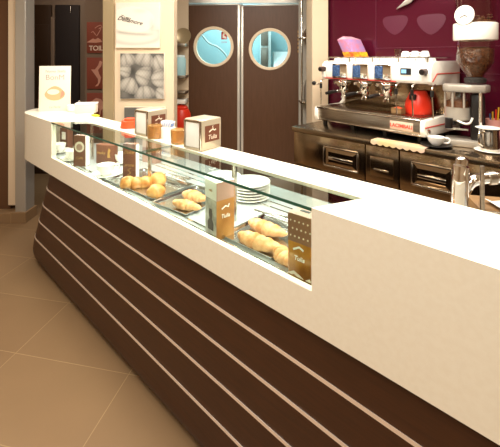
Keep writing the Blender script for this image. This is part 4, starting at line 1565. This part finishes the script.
lw = obj('lower_hopper', MB().lathe([(.050, .465), (.055, .485), (.098, .545), (.114, .575), (.116, .72)], (.02, 0, 0), 40), 'clear', gr)
obj('coffee_beans', MB().lathe([(0, .472), (.045, .472), (.051, .49), (.093, .55), (.108, .578), (.109, .66), (.06, .675), (0, .677)], (.02, 0, 0), 40), 'coffee', lw)
obj('hopper_band', MB().lathe([(.104, .716), (.131, .72), (.134, .726), (.134, .828), (.131, .835), (.104, .835), (.104, .716)], (.02, 0, 0), 48), 'white', gr)
uh = obj('upper_hopper', MB().lathe([(.122, .842), (.122, 1.22)], (.02, 0, 0), 40), 'clear', gr)
obj('lid', MB().lathe([(0, 1.22), (.14, 1.22), (.14, 1.24), (0, 1.25)], (.02, 0, 0), 40), 'black', uh)
bb = MB()
rnd = random.Random(5)
for k in range(46):
    a_, rr = rnd.uniform(0, 2 * pi), .1 * sqrt(rnd.random())
    bb.ball((.02 + rr * cos(a_), rr * sin(a_), .855 + rnd.random() * .035), (.011, .007, .006), 8, Matrix.Rotation(rnd.random() * 3, 4, 'Z'))
bb.lathe([(0, .84), (.117, .84), (.117, .852), (0, .852)], (.02, 0, 0), 30)
obj('coffee_beans', bb, 'coffee', uh)
# round badge facing the guests
ang = radians(212) - radians(-31)
bm_ = Vector((.02 + .136 * cos(ang), .136 * sin(ang), .885))
rt_ = Vector((-sin(ang), cos(ang), 0))
q = face_mtx(bm_, rt_, (0, 0, 1))
bg = obj('round_badge', MB().prism([(.064 * cos(2 * pi * k / 40), .064 * sin(2 * pi * k / 40)) for k in range(40)], -.006, .004, q, .001), 'paper', gr, smooth=False)
obj('cup_swoosh', MB().prism(ribbon([(-.026, -.018), (-.012, -.008), (.004, -.004), (.02, -.012)], .0035), .0042, .0052, q), 'darktext', bg, smooth=False)
obj('steam', MB().prism(ribbon([(0, .0), (.006, .008), (0, .016), (.005, .024)], .0018), .0042, .0052, q), 'greytext', bg, smooth=False)

# ------------------------------------------------------------------ small things on the back bar
pc = pz(437.5, 147.5, ZB)
sa = thing('dark_saucer', 'dark oval saucer under the white cup before the grinder', 'saucer', (pc.x + .01, pc.y + .04, ZB + .0005), 0)
obj('dish', MB().lathe([(0, 0), (.05, 0), (.095, .012), (.1, .014), (.095, .016), (.05, .006), (0, .006)]), 'black', sa)
cu = thing('tea_cup', 'white cup with handle on the dark saucer before the grinder', 'cup', (pc.x + .01, pc.y + .04, ZB + .0068), radians(-20))
obj('bowl', MB().lathe([(0, 0), (.025, 0), (.03, .004), (.05, .03), (.056, .058), (.053, .058), (.046, .032), (.025, .009), (0, .008)]), 'porcelain', cu)
obj('handle', MB().tube([(.052, 0, .05), (.075, 0, .05), (.084, 0, .034), (.07, 0, .018), (.04, 0, .018)], .006, 8, 3), 'porcelain', cu)
pp = pz(490, 152, ZB) + Vector((0, -.05, 0))
sp_ = thing('white_saucer', 'white saucer under the steel milk pitcher', 'saucer', (pp.x, pp.y + .05, ZB + .0005), 0)
obj('dish', MB().lathe([(0, 0), (.05, 0), (.085, .012), (.09, .014), (.085, .016), (.05, .006), (0, .006)]), 'porcelain', sp_)
pi_ = thing('milk_pitcher', 'steel milk pitcher on a white saucer at the right border', 'pitcher', (pp.x, pp.y + .05, ZB + .0068), 0)
obj('body', MB().lathe([(0, 0), (.048, 0), (.052, .004), (.054, .06), (.05, .12), (.052, .14), (.05, .14), (.048, .12), (.05, .06), (.046, .006), (0, .005)]), 'steel', pi_)
obj('handle', MB().tube([(-.05, -.01, .12), (-.078, -.016, .115), (-.08, -.016, .06), (-.053, -.01, .035)], .006, 8, 3), 'steel', pi_)
tz2 = ZB + .0068 + .1405
sl = thing('small_plate', 'white small plate lying on top of the milk pitcher', 'plate', (pp.x - .01, pp.y + .05, tz2), 0)
obj('dish', MB().lathe([(0, 0), (.045, 0), (.07, .006), (.074, .009), (.07, .01), (.045, .005), (0, .005)]), 'porcelain', sl)
cu_ = Vector((1.735, 2.53, ZB))
ph = thing('pen_cup', 'pale pink plastic cup of bright stirrers behind the milk pitcher', 'cup', (cu_.x + .02, cu_.y + .16, ZB + .0005), 0)
obj('cup', MB().lathe([(0, 0), (.045, 0), (.055, .16), (.052, .16), (.042, .005), (0, .005)]), 'pinkplastic', ph)
for k, (mn, ax) in enumerate((('markerblue', -.03), ('markeryellow', -.012), ('red', .01), ('markeryellow', .028))):
    st = MB().tube([(cu_.x + .02 + ax * .6, cu_.y + .16 + .008 * (k % 2) - .01, ZB + .008), (cu_.x + .02 + ax * 1.1, cu_.y + .155, ZB + .2 + .015 * k)], .005, 8, 0)
    tag(obj('stirrer', st, mn), ['blue stirrer standing leftmost in the pink cup', 'yellow stirrer second from the left in the pink cup', 'red stirrer in the pink cup', 'yellow stirrer rightmost in the pink cup'][k], 'stirrer', 'stirrers in the pink cup')

# scalloped cloth hanging over the worktop edge
t0, t1 = tb_at(371, DBF), tb_at(425, DBF)
rows = []
n = 60
for D_, z_ in ((DBF + .1, ZB + .002), (DBF + .03, ZB + .0025), (DBF - .002, ZB + .002), (DBF - .006, ZB - .006)):
    rows.append([bp(t0 + (t1 - t0) * k / n, D_, z_) for k in range(n + 1)])
rows.append([bp(t0 + (t1 - t0) * k / n, DBF - .008, ZB - .018 - .012 * abs(sin(k / n * pi * 8))) for k in range(n + 1)])
tag(obj('scalloped_cloth', MB().grid(rows), 'cloth'), 'pale yellow scalloped napkin cloth hanging over the worktop edge', 'cloth')
